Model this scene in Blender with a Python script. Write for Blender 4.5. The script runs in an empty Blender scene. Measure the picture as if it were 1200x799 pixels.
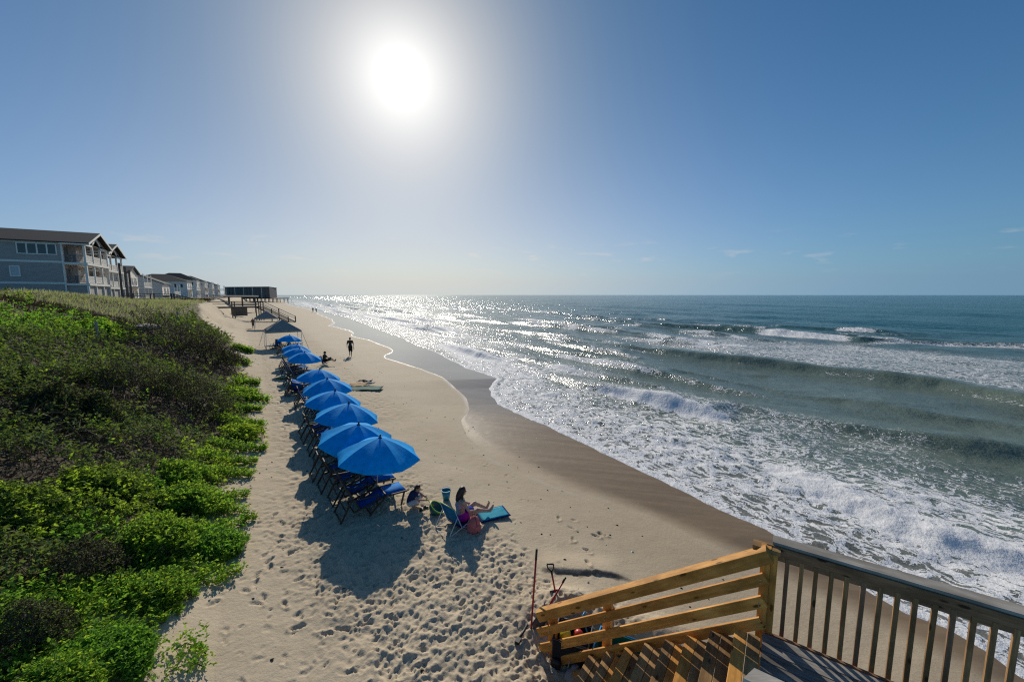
import bpy, bmesh, math, random
import numpy as np
from mathutils import Vector, Matrix

random.seed(7); rng = np.random.default_rng(7)
scene = bpy.context.scene
COL = scene.collection
PI = math.pi
R = math.radians

# ------------------------------------------------------------------ camera
CAMH = 5.6; PITCH = R(6.55); FPX = 470.0
cam_data = bpy.data.cameras.new('camera'); cam = bpy.data.objects.new('camera', cam_data); COL.objects.link(cam)
cam.location = (0, 0, CAMH); cam.rotation_euler = (R(90) - PITCH, 0, 0)
cam_data.sensor_width = 36; cam_data.lens = 36 * FPX / 1200
cam_data.clip_start = 0.1; cam_data.clip_end = 40000
scene.camera = cam

# ------------------------------------------------------------------ sky, sun, exposure
SUN_EL, SUN_AZ = R(26.2), R(-14.5)           # azimuth clockwise from +Y
SUND = Vector((math.sin(SUN_AZ) * math.cos(SUN_EL), math.cos(SUN_AZ) * math.cos(SUN_EL), math.sin(SUN_EL)))
world = bpy.data.worlds.new('World'); scene.world = world; world.use_nodes = True
wn, wl = world.node_tree.nodes, world.node_tree.links
wn.clear()
w_out = wn.new('ShaderNodeOutputWorld'); bg = wn.new('ShaderNodeBackground')
sky = wn.new('ShaderNodeTexSky'); sky.sky_type = 'NISHITA'; sky.sun_disc = False
sky.sun_elevation = SUN_EL; sky.sun_rotation = SUN_AZ
sky.altitude = 0; sky.air_density = 1.0; sky.dust_density = 0.0; sky.ozone_density = 3.0
def wmath(op, a, b=None, clamp=False):
    n = wn.new('ShaderNodeMath'); n.operation = op; n.use_clamp = clamp
    for i, v in enumerate((a, b)):
        if v is None: continue
        if isinstance(v, (int, float)): n.inputs[i].default_value = v
        else: wl.new(v, n.inputs[i])
    return n.outputs[0]
w_tc = wn.new('ShaderNodeTexCoord')
w_nrm = wn.new('ShaderNodeVectorMath'); w_nrm.operation = 'NORMALIZE'; wl.new(w_tc.outputs['Generated'], w_nrm.inputs[0])
w_dot = wn.new('ShaderNodeVectorMath'); w_dot.operation = 'DOT_PRODUCT'
wl.new(w_nrm.outputs[0], w_dot.inputs[0]); w_dot.inputs[1].default_value = SUND
dotp = wmath('MAXIMUM', w_dot.outputs['Value'], 0.0)
# aureole of the hazy sky round the sun (forward scattering by sea haze) and the pale band above the horizon
w_sep = wn.new('ShaderNodeSeparateXYZ'); wl.new(w_nrm.outputs[0], w_sep.inputs[0])
zpos = wmath('MAXIMUM', w_sep.outputs['Z'], 0.032)
w_cmb = wn.new('ShaderNodeCombineXYZ'); wl.new(w_sep.outputs['X'], w_cmb.inputs[0]); wl.new(w_sep.outputs['Y'], w_cmb.inputs[1]); wl.new(zpos, w_cmb.inputs[2]); wl.new(w_cmb.outputs[0], sky.inputs['Vector'])
hz_ = wmath('POWER', 2.71828, wmath('MULTIPLY', zpos, -8.33))
def wscale(col, f):
    n = wn.new('ShaderNodeVectorMath'); n.operation = 'SCALE'; n.inputs[0].default_value = col; wl.new(f, n.inputs['Scale']); return n.outputs[0]
def wadd(a, b):
    n = wn.new('ShaderNodeVectorMath'); n.operation = 'ADD'; wl.new(a, n.inputs[0]); wl.new(b, n.inputs[1]); return n.outputs[0]
aur = wscale((.29, .59, -.06), wmath('POWER', dotp, 10.0))
aur = wadd(aur, wscale((4.5, 3.7, 2.41), wmath('POWER', dotp, 48.0)))
aur = wadd(aur, wscale((2.5, 2.6, 2.7), wmath('POWER', dotp, 190.0)))
aur = wadd(aur, wscale((1.6, 1.6, 1.6), wmath('POWER', dotp, 500.0)))
aur = wadd(aur, wscale((.23, -1.61, -1.77), hz_))
aur = wadd(aur, wscale((-.4, .1, 3.2), wmath('POWER', 2.71828, wmath('MULTIPLY', zpos, -30.0))))
bell = wmath('SUBTRACT', wmath('POWER', 2.71828, wmath('MULTIPLY', zpos, -4.0)), wmath('POWER', 2.71828, wmath('MULTIPLY', zpos, -20.0)))
aur = wadd(aur, wscale((1.05, 1.6, .7), bell))
aur = wadd(aur, wscale((5.94, 3.26, -1.17), wmath('MULTIPLY', bell, wmath('POWER', dotp, 7.0))))
aur = wadd(aur, wscale((1.16, .63, .44), wmath('POWER', dotp, 22.0)))
aur = wadd(aur, wscale((5.3, .9, -.9), wmath('MULTIPLY', hz_, wmath('POWER', dotp, 4.0))))
w_hsv = wn.new('ShaderNodeVectorMath'); w_hsv.operation = 'MULTIPLY'; w_hsv.inputs[1].default_value = (.19, .515, .74); wl.new(sky.outputs[0], w_hsv.inputs[0])
# thin far clouds low over the land and the sea
w_map = wn.new('ShaderNodeMapping'); w_map.inputs['Scale'].default_value = (14, 14, 60); wl.new(w_nrm.outputs[0], w_map.inputs[0])
w_noi = wn.new('ShaderNodeTexNoise'); w_noi.inputs['Scale'].default_value = 1.0; w_noi.inputs['Detail'].default_value = 8; wl.new(w_map.outputs[0], w_noi.inputs['Vector'])
w_cm = wmath('MULTIPLY', wmath('SUBTRACT', w_noi.outputs['Fac'], 0.585), 9.0, True)
w_band = wmath('SUBTRACT', 1.0, wmath('MULTIPLY', wmath('ABSOLUTE', wmath('SUBTRACT', w_sep.outputs['Z'], 0.085)), 18.0), True)
w_cl = wmath('MULTIPLY', wmath('MULTIPLY', w_cm, w_band), 0.22)
w_cmix = wn.new('ShaderNodeMix'); w_cmix.data_type = 'RGBA'; wl.new(w_cl, w_cmix.inputs['Factor'])
wl.new(w_hsv.outputs[0], w_cmix.inputs['A']); w_cmix.inputs['B'].default_value = (5.6, 6.0, 6.3, 1)
w_add = wn.new('ShaderNodeVectorMath'); w_add.operation = 'ADD'
wl.new(w_cmix.outputs['Result'], w_add.inputs[0]); wl.new(aur, w_add.inputs[1])
wl.new(w_add.outputs[0], bg.inputs['Color']); bg.inputs['Strength'].default_value = 0.103
wl.new(bg.outputs[0], w_out.inputs['Surface'])
sun_data = bpy.data.lights.new('sun', 'SUN'); sun_data.energy = 3.7; sun_data.angle = R(0.55); sun_data.color = (1.0, 0.92, 0.79)
sun = bpy.data.objects.new('sun', sun_data); COL.objects.link(sun)
sun.rotation_euler = SUND.to_track_quat('Z', 'Y').to_euler()
scene.view_settings.view_transform = 'Standard'; scene.view_settings.look = 'None'
scene.cycles.pixel_filter_type = 'BLACKMAN_HARRIS'; scene.cycles.filter_width = 1.2
scene.cycles.use_denoising = False          # keeps the fine glitter on the water
scene.view_settings.exposure = 0.0; scene.view_settings.gamma = 1.0

# ------------------------------------------------------------------ places measured in the photograph -> world
CP, SP = math.cos(PITCH), math.sin(PITCH)
def un(px, py, z=0.0):
    a = (px - 600) / FPX; b = (399.5 - py) / FPX
    d = (a, CP + b * SP, -SP + b * CP); t = (z - CAMH) / d[2]
    return Vector((a * t, d[1] * t, z))
def un_dist(px, py, Y):
    a = (px - 600) / FPX; b = (399.5 - py) / FPX
    d = (a, CP + b * SP, -SP + b * CP); t = Y / d[1]
    return Vector((d[0] * t, Y, CAMH + d[2] * t))
CB, SB = math.cos(R(32.7)), math.sin(R(32.7))     # u runs seaward, v runs along the beach
def uv_of(x, y): return x * CB + y * SB, -x * SB + y * CB
def xy_of(u, v): return u * CB - v * SB, u * SB + v * CB

# ------------------------------------------------------------------ numpy noise
def _hash(ix, iy, seed):
    n = (ix.astype(np.int64) * 374761393 + iy.astype(np.int64) * 668265263 + seed * 974634777) & 0xffffffff
    n = ((n ^ (n >> 13)) * 1274126177) & 0xffffffff
    n = n ^ (n >> 16)
    return (n & 0xffff) / 65535.0
def vnoise(x, y, seed=0):
    x = np.asarray(x, float); y = np.asarray(y, float)
    ix = np.floor(x); iy = np.floor(y); fx = x - ix; fy = y - iy
    fx = fx * fx * (3 - 2 * fx); fy = fy * fy * (3 - 2 * fy)
    a = _hash(ix, iy, seed); b = _hash(ix + 1, iy, seed); c = _hash(ix, iy + 1, seed); d = _hash(ix + 1, iy + 1, seed)
    return (a + (b - a) * fx) * (1 - fy) + (c + (d - c) * fx) * fy
def fbm(x, y, oct=4, seed=0, gain=0.5):
    s = 0; a = 1; t = 0
    for o in range(oct):
        s = s + a * vnoise(x * 2 ** o + 17.3 * o, y * 2 ** o - 9.1 * o, seed + o); t += a; a *= gain
    return s / t
def smooth(e0, e1, x):
    t = np.clip((np.asarray(x, float) - e0) / (e1 - e0), 0, 1); return t * t * (3 - 2 * t)

# ------------------------------------------------------------------ mesh helpers
class MB:
    """collects primitives; build() links them as ONE mesh object"""
    def __init__(s): s.v = []; s.f = []; s.m = []; s.sm = []
    def add(s, vs, fs, mat=0, sm=False):
        o = len(s.v); s.v += [tuple(p) for p in vs]; s.f += [tuple(o + i for i in f) for f in fs]
        s.m += [mat] * len(fs); s.sm += [sm] * len(fs)
    def box(s, c, d, rot=None, mat=0):
        c = Vector(c); h = Vector(d) / 2
        vs = [Vector((x * h.x, y * h.y, z * h.z)) for z in (-1, 1) for y in (-1, 1) for x in (-1, 1)]
        if rot is not None: vs = [rot @ p for p in vs]
        s.add([c + p for p in vs], [(0, 2, 3, 1), (4, 5, 7, 6), (0, 1, 5, 4), (2, 6, 7, 3), (0, 4, 6, 2), (1, 3, 7, 5)], mat)
    def beam(s, p0, p1, w, h, up=(0, 0, 1), mat=0):
        p0, p1 = Vector(p0), Vector(p1); x = (p1 - p0).normalized(); y = Vector(up).cross(x)
        if y.length < 1e-4: y = Vector((0, 1, 0)).cross(x)
        y.normalize(); z = x.cross(y)
        s.box((p0 + p1) / 2, ((p1 - p0).length, w, h), Matrix((x, y, z)).transposed(), mat)
    def tube(s, pts, rad, n=8, mat=0, cap=True):
        pts = [Vector(p) for p in pts]
        if isinstance(rad, (int, float)): rad = [rad] * len(pts)
        rings = []; ref = None
        for i, p in enumerate(pts):
            t = (pts[min(i + 1, len(pts) - 1)] - pts[max(i - 1, 0)]).normalized()
            a = ref if ref is not None else (Vector((0, 0, 1)) if abs(t.z) < .9 else Vector((1, 0, 0)))
            b = t.cross(a).normalized(); a2 = b.cross(t).normalized(); ref = a2
            rings.append([p + rad[i] * (math.cos(k * 2 * PI / n) * a2 + math.sin(k * 2 * PI / n) * b) for k in range(n)])
        vs = [q for r in rings for q in r]; fs = []
        for i in range(len(rings) - 1):
            for k in range(n):
                k2 = (k + 1) % n; fs.append((i * n + k, i * n + k2, (i + 1) * n + k2, (i + 1) * n + k))
        s.add(vs, fs, mat, n > 4)
        if cap: s.add(rings[0], [tuple(range(n))], mat); s.add(rings[-1], [tuple(reversed(range(n)))], mat)
    def lathe(s, prof, n=20, c=(0, 0, 0), mat=0, rot=None):
        c = Vector(c); vs = []
        for r, z in prof:
            for k in range(n):
                p = Vector((r * math.cos(k * 2 * PI / n), r * math.sin(k * 2 * PI / n), z))
                vs.append(c + (rot @ p if rot is not None else p))
        fs = [(i * n + k, i * n + (k + 1) % n, (i + 1) * n + (k + 1) % n, (i + 1) * n + k) for i in range(len(prof) - 1) for k in range(n)]
        s.add(vs, fs, mat, True)
    def ball(s, c, r, n=10, rot=None, mat=0):
        if isinstance(r, (int, float)): r = (r, r, r)
        c = Vector(c); m = n // 2 + 1; vs = []
        for i in range(m + 1):
            a = PI * i / m
            for k in range(n):
                b = 2 * PI * k / n
                p = Vector((r[0] * math.sin(a) * math.cos(b), r[1] * math.sin(a) * math.sin(b), r[2] * math.cos(a)))
                vs.append(c + (rot @ p if rot is not None else p))
        s.add(vs, [(i * n + k, (i + 1) * n + k, (i + 1) * n + (k + 1) % n, i * n + (k + 1) % n) for i in range(m) for k in range(n)], mat, True)
    def build(s, name, mats, parent=None, world=False, loc=None):
        me = bpy.data.meshes.new(name); off = Vector((0, 0, 0))
        if parent is not None and world: off = parent.location
        if parent is None and loc is not None: off = Vector(loc)
        me.from_pydata([tuple(Vector(p) - off) for p in s.v], [], s.f)
        for m in (mats if isinstance(mats, (list, tuple)) else [mats]): me.materials.append(m)
        me.polygons.foreach_set('material_index', s.m); me.polygons.foreach_set('use_smooth', s.sm)
        bm = bmesh.new(); bm.from_mesh(me); bmesh.ops.remove_doubles(bm, verts=bm.verts, dist=1e-5)
        bmesh.ops.recalc_face_normals(bm, faces=bm.faces); bm.to_mesh(me); bm.free()
        o = bpy.data.objects.new(name, me); COL.objects.link(o)
        if parent is not None: o.parent = parent
        elif loc is not None: o.location = off
        return o
def tag(o, label=None, cat=None, group=None, kind=None):
    if label: o['label'] = label
    if cat: o['category'] = cat
    if group: o['group'] = group
    if kind: o['kind'] = kind
    return o
def thing(name, label, cat, loc=(0, 0, 0), rz=0, group=None):
    o = bpy.data.objects.new(name, None); COL.objects.link(o); o.location = loc; o.rotation_euler = (0, 0, rz)
    o.empty_display_size = 0.1
    return tag(o, label, cat, group)
def kids(o): return [c for c in bpy.data.objects if c.parent == o]
def copy_tree(o, parent=None):
    c = o.copy(); COL.objects.link(c); c.parent = parent
    for ch in KIDS.setdefault(o.name, kids(o)): copy_tree(ch, c)
    return c
KIDS = {}
_bc = {}
def board(name, p0, p1, w, h, mat, parent=None, up=(0, 0, 1), bev=0.004):
    """one sawn board as an object: length along its local X; alike boards share their mesh"""
    p0, p1 = Vector(p0), Vector(p1); L = (p1 - p0).length
    x = (p1 - p0).normalized(); y = Vector(up).cross(x).normalized(); z = x.cross(y)
    key = (name, round(L, 3), round(w, 4), round(h, 4), mat.name, bev)
    me = _bc.get(key)
    if me is None:
        bm = bmesh.new(); bmesh.ops.create_cube(bm, size=1)
        for vv in bm.verts: vv.co = Vector((vv.co.x * L, vv.co.y * w, vv.co.z * h))
        if bev > 0: bmesh.ops.bevel(bm, geom=[e for e in bm.edges if abs((e.verts[0].co - e.verts[1].co).normalized().x) > .9], offset=bev, segments=1, affect='EDGES')
        me = bpy.data.meshes.new(name); bm.to_mesh(me); bm.free(); me.materials.append(mat); _bc[key] = me
    o = bpy.data.objects.new(name, me); COL.objects.link(o)
    M = Matrix((x, y, z)).transposed().to_4x4(); M.translation = (p0 + p1) / 2 - (parent.location if parent else Vector((0, 0, 0)))
    if parent: o.parent = parent
    o.matrix_local = M
    return o

# ------------------------------------------------------------------ materials
def mat(name, col=(.5, .5, .5), rough=.6, **kw):
    m = bpy.data.materials.new(name); m.use_nodes = True
    b = m.node_tree.nodes['Principled BSDF']; b.inputs['Base Color'].default_value = (*col, 1); b.inputs['Roughness'].default_value = rough
    for k, v in kw.items(): b.inputs[k.replace('_', ' ')].default_value = v
    return m
class NT:
    def __init__(s, m): s.m = m; s.n = m.node_tree.nodes; s.l = m.node_tree.links; s.b = s.n['Principled BSDF']
    def N(s, t, **kw):
        n = s.n.new('ShaderNode' + t)
        for k, v in kw.items(): setattr(n, k, v)
        return n
    def put(s, sock, v):
        if v is None: return
        if isinstance(v, bpy.types.NodeSocket): s.l.new(v, sock)
        else:
            if isinstance(v, tuple) and len(v) == 3 and sock.type == 'RGBA': v = (*v, 1)
            sock.default_value = v
    def math(s, op, a, b=None, clamp=False):
        n = s.N('Math', operation=op, use_clamp=clamp); s.put(n.inputs[0], a); s.put(n.inputs[1], b); return n.outputs[0]
    def mix(s, f, a, b, mode='MIX'):
        n = s.N('Mix', data_type='RGBA', blend_type=mode); s.put(n.inputs['Factor'], f); s.put(n.inputs['A'], a); s.put(n.inputs['B'], b); return n.outputs['Result']
    def coord(s, kind='Object', scale=(1, 1, 1), rz=0):
        t = s.N('TexCoord'); m = s.N('Mapping'); m.inputs['Scale'].default_value = scale; m.inputs['Rotation'].default_value = (0, 0, rz)
        s.l.new(t.outputs[kind], m.inputs[0]); return m.outputs[0]
    def noise(s, vec, scale, detail=5, rough=.55, dist=0):
        n = s.N('TexNoise'); s.put(n.inputs['Vector'], vec); n.inputs['Scale'].default_value = scale
        n.inputs['Detail'].default_value = detail; n.inputs['Roughness'].default_value = rough; n.inputs['Distortion'].default_value = dist
        return n.outputs['Fac']
    def ramp(s, f, e0, e1, lo=0., hi=1.):
        n = s.N('MapRange', interpolation_type='SMOOTHSTEP'); s.put(n.inputs['Value'], f)
        for k, v in (('From Min', e0), ('From Max', e1), ('To Min', lo), ('To Max', hi)): s.put(n.inputs[k], v)
        return n.outputs[0]
    def attr(s, name): return s.N('Attribute', attribute_name=name).outputs
    def bump(s, h, dist, strength=1.0, normal=None):
        n = s.N('Bump'); s.put(n.inputs['Height'], h); n.inputs['Distance'].default_value = dist; n.inputs['Strength'].default_value = strength
        if normal is not None: s.l.new(normal, n.inputs['Normal'])
        s.l.new(n.outputs[0], s.b.inputs['Normal']); return n.outputs[0]
    def col(s, c): s.put(s.b.inputs['Base Color'], c)

def wood(name, c1, c2, knots=True, rough=.65):
    m = mat(name, c1, rough); t = NT(m)
    info = t.N('ObjectInfo').outputs['Random']
    tc = t.N('TexCoord').outputs['Object']
    add = t.N('VectorMath', operation='ADD'); t.l.new(tc, add.inputs[0])
    sc = t.N('VectorMath', operation='SCALE'); sc.inputs[0].default_value = (31, 17, 53); t.l.new(info, sc.inputs['Scale']); t.l.new(sc.outputs[0], add.inputs[1])
    mp = t.N('Mapping'); mp.inputs['Scale'].default_value = (1.6, 26, 26); t.l.new(add.outputs[0], mp.inputs[0])
    g = t.noise(mp.outputs[0], 1.5, 8, .62, .6)
    mp2 = t.N('Mapping'); mp2.inputs['Scale'].default_value = (2.2, 5, 5); t.l.new(add.outputs[0], mp2.inputs[0])
    big = t.noise(mp2.outputs[0], 1.2, 3)
    c = t.mix(t.ramp(g, .36, .66), c1, c2)
    c = t.mix(t.ramp(big, .3, .75), c, tuple(x * .62 for x in c2))
    br = t.math('ADD', t.math('MULTIPLY', info, .45), .76)
    hs = t.N('HueSaturation'); t.l.new(c, hs.inputs['Color']); t.l.new(br, hs.inputs['Value']); c = hs.outputs[0]
    if knots:
        vo = t.N('TexVoronoi'); vo.inputs['Scale'].default_value = 1.0
        mp3 = t.N('Mapping'); mp3.inputs['Scale'].default_value = (3.2, 9, 9); t.l.new(add.outputs[0], mp3.inputs[0]); t.l.new(mp3.outputs[0], vo.inputs['Vector'])
        c = t.mix(t.ramp(vo.outputs['Distance'], .10, .2, 1, 0), c, tuple(x * .22 for x in c2))
    t.col(c); t.bump(g, .003, .7)
    return m
# ================================================================== THE GROUND
E1V = [-60, -5, .5, .9, 1.4, 2.0, 2.8, 5.1, 6.4, 7.7, 11.2, 15.1, 18, 20.1, 22, 24.1, 26.5, 32, 44, 52, 60, 68, 90, 119, 150, 195, 282, 420, 700, 1600, 13000]
E1U = [11.0, 11.0, 10.6, 10.9, 11.0, 10.8, 11.0, 11.6, 11.5, 11.6, 11.7, 11.9, 11.8, 11.9, 12.6, 13.5, 15.6, 15.6, 17.2, 17.4, 18.6, 18.8, 20.2, 21.8, 21.5, 23.5, 21, 30, 34, 60, 500]
C2V = [-60, 2, 5, 6.6, 9.5, 12.2, 14.5, 17.2, 18.9, 22, 27.6, 33, 37.5, 39.8, 41.5, 46, 52, 58, 62, 70, 80, 87, 92, 110, 150, 195, 282, 13000]
C2U = [9.6, 9.2, 8.8, 8.6, 7.5, 6.8, 7.0, 7.9, 9.3, 10.6, 11.4, 11.2, 10.4, 9.7, 11.6, 12.9, 13.2, 12.4, 11.3, 13.6, 13.0, 11.2, 14.2, 16, 18, 20.5, 19, 500]
def e1(v):
    v = np.asarray(v, float)
    return np.interp(v, E1V, E1U) + .16 * (fbm(v * .9, v * 0 + 3, 4, 5) - .5) * np.clip(1 + v / 20, 1, 6) + .05 * (vnoise(v * 4, v * 0, 9) - .5)
def c2(v):
    v = np.asarray(v, float)
    k_ = np.clip(v / 22, .8, 4); w = sum(np.interp(v + o * k_, C2V, C2U) for o in (-.9, -.45, 0, .45, .9)) / 5
    w = w + .9 * (fbm(v * .14, v * 0 + 5, 3, 16) - .5) * np.clip(v / 40 - .5, 0, 1.5)
    return w + .12 * (fbm(v * .8, v * 0 + 8, 3, 15) - .5)
PU = [-400, -60, -34, -26, -21, -18, -15, -12, -9, -6.5, -4.5, -3, -1.8, -.8, .3, 1.5, 3]
PZ = [3.6, 4.0, 4.4, 5.3, 6.1, 6.0, 5.2, 4.5, 3.6, 2.7, 1.9, 1.25, .65, .22, .06, .0, 0]
SU = [-400, -60, -34, -20, -11, -8.5, -7.4, -6.4, -5.2, -3.5, -1.5, 1, 3]
SZ = [3.6, 3.8, 4.1, 4.4, 4.3, 4.1, 3.6, 2.7, 1.3, .5, .1, 0, 0]
LAND = Vector((3.0, 4.35, 0))
def ground(x, y):
    x = np.asarray(x, float); y = np.asarray(y, float)
    u, v = uv_of(x, y); ue = np.interp(v, E1V, E1U)
    k = smooth(48, 78, v)                                    # further along, the dune ends in a bare sand scarp
    zl = np.interp(u, PU, PZ) * (1 - k) + np.interp(u, SU, SZ) * k
    zl = zl + smooth(-2, -9, u) * (fbm(x * .12, y * .12, 3, 21) - .5) * 1.3 * (1 - .4 * k)
    zl = zl + .55 * np.exp(-(((x + 46) / 8) ** 2 + ((y - 45) / 8) ** 2)) + k * smooth(-9, -6.5, u) * smooth(-1.5, -4, u) * 1.3 * (fbm(x * .5, y * .5, 3, 23) - .5)
    w = np.clip((u - 3) / np.maximum(ue - 3, 1), 0, None)
    zs = -.88 * np.where(w < 1, w ** 1.35, 1 + (w - 1) * 1.6)
    z = np.where(u < 3, zl, zs)
    z = np.maximum(z, -3.0 - 0 * z)
    soft = smooth(7.5, 5.0, u) * smooth(-8, 0, u)
    z = z + soft * .07 * (fbm(x * .5, y * .5, 3, 31) - .5)
    # hollow and heap beside the bottom of the stairs
    z = z - .42 * np.exp(-(((x - 1.3) / 1.6) ** 2 + ((y - 4.9) / 1.1) ** 2))
    z = z + .30 * np.exp(-(((x - 1.0) / .55) ** 2 + ((y - 6.75) / .38) ** 2)) + .16 * np.exp(-(((x - 2.2) / .9) ** 2 + ((y - 6.35) / .3) ** 2))
    z = z + .15 * np.exp(-(((x - .1) / .5) ** 2 + ((y - 5.2) / .5) ** 2))
    # low scarp; its shadow edge is also painted into the sand colour
    d = (y - 7.75) + .18 * (x - 1.4) + .1 * np.sin(x * 2.2)
    z = z + smooth(.5, .9, x) * smooth(2.6, 2.0, x) * .07 * smooth(-.1, .05, d) * smooth(.8, .1, d)
    return z
def gz(x, y): return float(ground(np.array([x]), np.array([y]))[0])

# footprints and scuffs pressed into a fine height raster of the nearer sand
RX0, RY0, RES = -17.0, 2.5, .02; RW, RH = 1300, 1750
ras = np.zeros((RH, RW), np.float32)
def dens(u, v):
    d = .02 + .0 * u
    d = d + 1.0 * smooth(.5, 1.6, u + .25 * (v - 6)) * smooth(5.0, 4.1, u) * smooth(9.2, 7.6, v)
    d = d + .85 * smooth(.2, 1.0, u) * smooth(4.4, 3.4, u) * smooth(7.5, 9, v)
    d = d + .30 * smooth(-.7, 0, u) * smooth(1.6, .8, u) * smooth(8, 10, v)
    d = d + .50 * smooth(3.5, 4.2, u) * smooth(6.6, 5.6, u) * smooth(17, 19, v) * smooth(40, 34, v)
    d = d + .10 * smooth(-.6, .1, u) * smooth(3, 1, u) * smooth(9.5, 7, v)
    return np.clip(d, 0, 1) * smooth(7.5, 6.3, u)
def stamp(x, y, a, L, W, depth, rim=.4):
    n = int((L * 1.5) / RES) + 2
    ix = int((x - RX0) / RES); iy = int((y - RY0) / RES)
    if ix < n or iy < n or ix >= RW - n or iy >= RH - n: return
    g = np.arange(-n, n + 1) * RES; X, Y = np.meshgrid(g, g)
    ca, sa = math.cos(a), math.sin(a); p = (X * ca + Y * sa) / L; q = (-X * sa + Y * ca) / W
    r2 = p * p + q * q; r = np.sqrt(r2)
    h = -depth * smooth(1.0, .55, r) + rim * depth * np.exp(-((r - 1.15) / .22) ** 2) * (1 + .7 * p)
    heel = depth * .45 * np.exp(-((p - .25) / .18) ** 2) * (r < .8)
    ras[iy - n:iy + n + 1, ix - n:ix + n + 1] += (h + heel).astype(np.float32)
_n = 15000; KEEP = .8
pu = rng.uniform(-1, 7, _n); pv = np.concatenate([rng.uniform(2, 12, 8500), rng.uniform(12, 38, 6500)])
keep = rng.random(_n) < dens(pu, pv) * KEEP
for u_, v_ in zip(pu[keep], pv[keep]):
    x_, y_ = xy_of(u_, v_); s_ = random.uniform(.6, 1.15)
    stamp(x_, y_, random.choice([2.1, -1.0, 0.6]) + random.gauss(0, .7), .098 * s_, .046 * s_ * random.uniform(.8, 1.5), random.uniform(.007, .026))
for (a0, b0, a1_, b1_) in ((232, 735, 350, 640), (250, 700, 420, 735), (300, 720, 330, 600), (330, 690, 395, 650), (440, 735, 330, 745), (655, 590, 700, 660), (700, 612, 705, 614), (315, 640, 380, 600)):
    p0 = un(a0, b0); p1 = un(a1_, b1_); L_ = (p1 - p0).length; n_ = max(2, int(L_ / .42)); an = math.atan2(p1.y - p0.y, p1.x - p0.x)
    for i in range(n_):
        q = p0.lerp(p1, (i + .5) / n_); sd = .09 * (1 if i % 2 else -1)
        stamp(q.x - math.sin(an) * sd, q.y + math.cos(an) * sd, an + random.gauss(0, .2), .14, .06, random.uniform(.025, .05))
_X, _Y = np.meshgrid(RX0 + np.arange(RW) * RES, RY0 + np.arange(RH) * RES); _U, _V = uv_of(_X, _Y)
_d = dens(_U, _V)
_wx = ((fbm(_X * 6, _Y * 6, 3, 141) - .5) * 9).astype(int); _wy = ((fbm(_X * 6, _Y * 6, 3, 142) - .5) * 9).astype(int)
_ii = np.clip(np.arange(RH)[:, None] + _wy, 0, RH - 1); _jj = np.clip(np.arange(RW)[None, :] + _wx, 0, RW - 1); ras = ras[_ii, _jj]
_hp = np.exp(-(((_X - 1.3) / 1.0) ** 2 + ((_Y - 6.5) / .45) ** 2)); _d = np.maximum(_d, .0)
ras += ((fbm(_X * 13, _Y * 13, 3, 143) - .42) * .12 * np.clip(_hp * 1.6, 0, 1)).astype(np.float32)
ras += ((fbm(_X * 5, _Y * 5, 3, 41) - .5) * (.08 * _d + .007) + (fbm(_X * 11, _Y * 11, 3, 44) - .5) * .035 * _d + (fbm(_X * 2.2, _Y * 2.2, 2, 43) - .5) * .05 * _d + (.5 - np.abs(fbm(_X * 9, _Y * 9, 2, 47) - .5) * 2 - .3) * .035 * _d).astype(np.float32)
ras = np.clip(ras, -.09, .06)
_mx = smooth(0, 60, np.arange(RW)) * smooth(RW - 1, RW - 60, np.arange(RW)); _my = smooth(0, 5, np.arange(RH)) * smooth(RH - 1, RH - 150, np.arange(RH))
ras *= (_my[:, None] * _mx[None, :]).astype(np.float32)
def detail(x, y):
    fx = (x - RX0) / RES; fy = (y - RY0) / RES
    ok = (fx > 1) & (fy > 1) & (fx < RW - 2) & (fy < RH - 2)
    fx = np.where(ok, fx, 1); fy = np.where(ok, fy, 1); ix = fx.astype(int); iy = fy.astype(int); fx = fx - ix; fy = fy - iy
    r = (ras[iy, ix] * (1 - fx) + ras[iy, ix + 1] * fx) * (1 - fy) + (ras[iy + 1, ix] * (1 - fx) + ras[iy + 1, ix + 1] * fx) * fy
    return np.where(ok, r, 0)

def grid_mesh(name, X, Y, Z, attrs, m):
    nr, nc = X.shape; me = bpy.data.meshes.new(name)
    me.vertices.add(nr * nc); me.vertices.foreach_set('co', np.stack([X, Y, Z], -1).astype(np.float32).ravel())
    i = (np.arange(nr - 1)[:, None] * nc + np.arange(nc - 1)[None, :]).ravel()
    q = np.stack([i, i + 1, i + nc + 1, i + nc], -1).astype(np.int32)
    me.loops.add(q.size); me.loops.foreach_set('vertex_index', q.ravel()); me.polygons.add(len(q))
    me.polygons.foreach_set('loop_start', np.arange(len(q), dtype=np.int32) * 4)
    me.polygons.foreach_set('use_smooth', np.ones(len(q), bool))
    for k, a in attrs.items():
        at = me.attributes.new(k, 'FLOAT', 'POINT'); at.data.foreach_set('value', a.astype(np.float32).ravel())
    me.update(calc_edges=True); me.materials.append(m)
    o = bpy.data.objects.new(name, me); COL.objects.link(o); return o

def veg_mask(u, v):
    e = np.interp(v, [-20, 4, 7.4, 8.6, 10.1, 11.7, 12.4, 14.3, 19.4, 25, 32.6, 41.7, 52, 62, 70, 90, 130, 200], [-3.0, -2.9, -2.7, -2.1, -1.3, -.9, -1.7, -1.2, -.5, -.5, -.9, -1.4, -2.6, -4.6, -6.2, -8.2, -9.0, -10]) \
        + 1.0 * (fbm(u * .5, v * .6, 3, 61) - .5) + 1.1 * (fbm(u * .3, v * 1.7, 3, 63) - .5)
    return smooth(e + .25, e - .25, u), e
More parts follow.
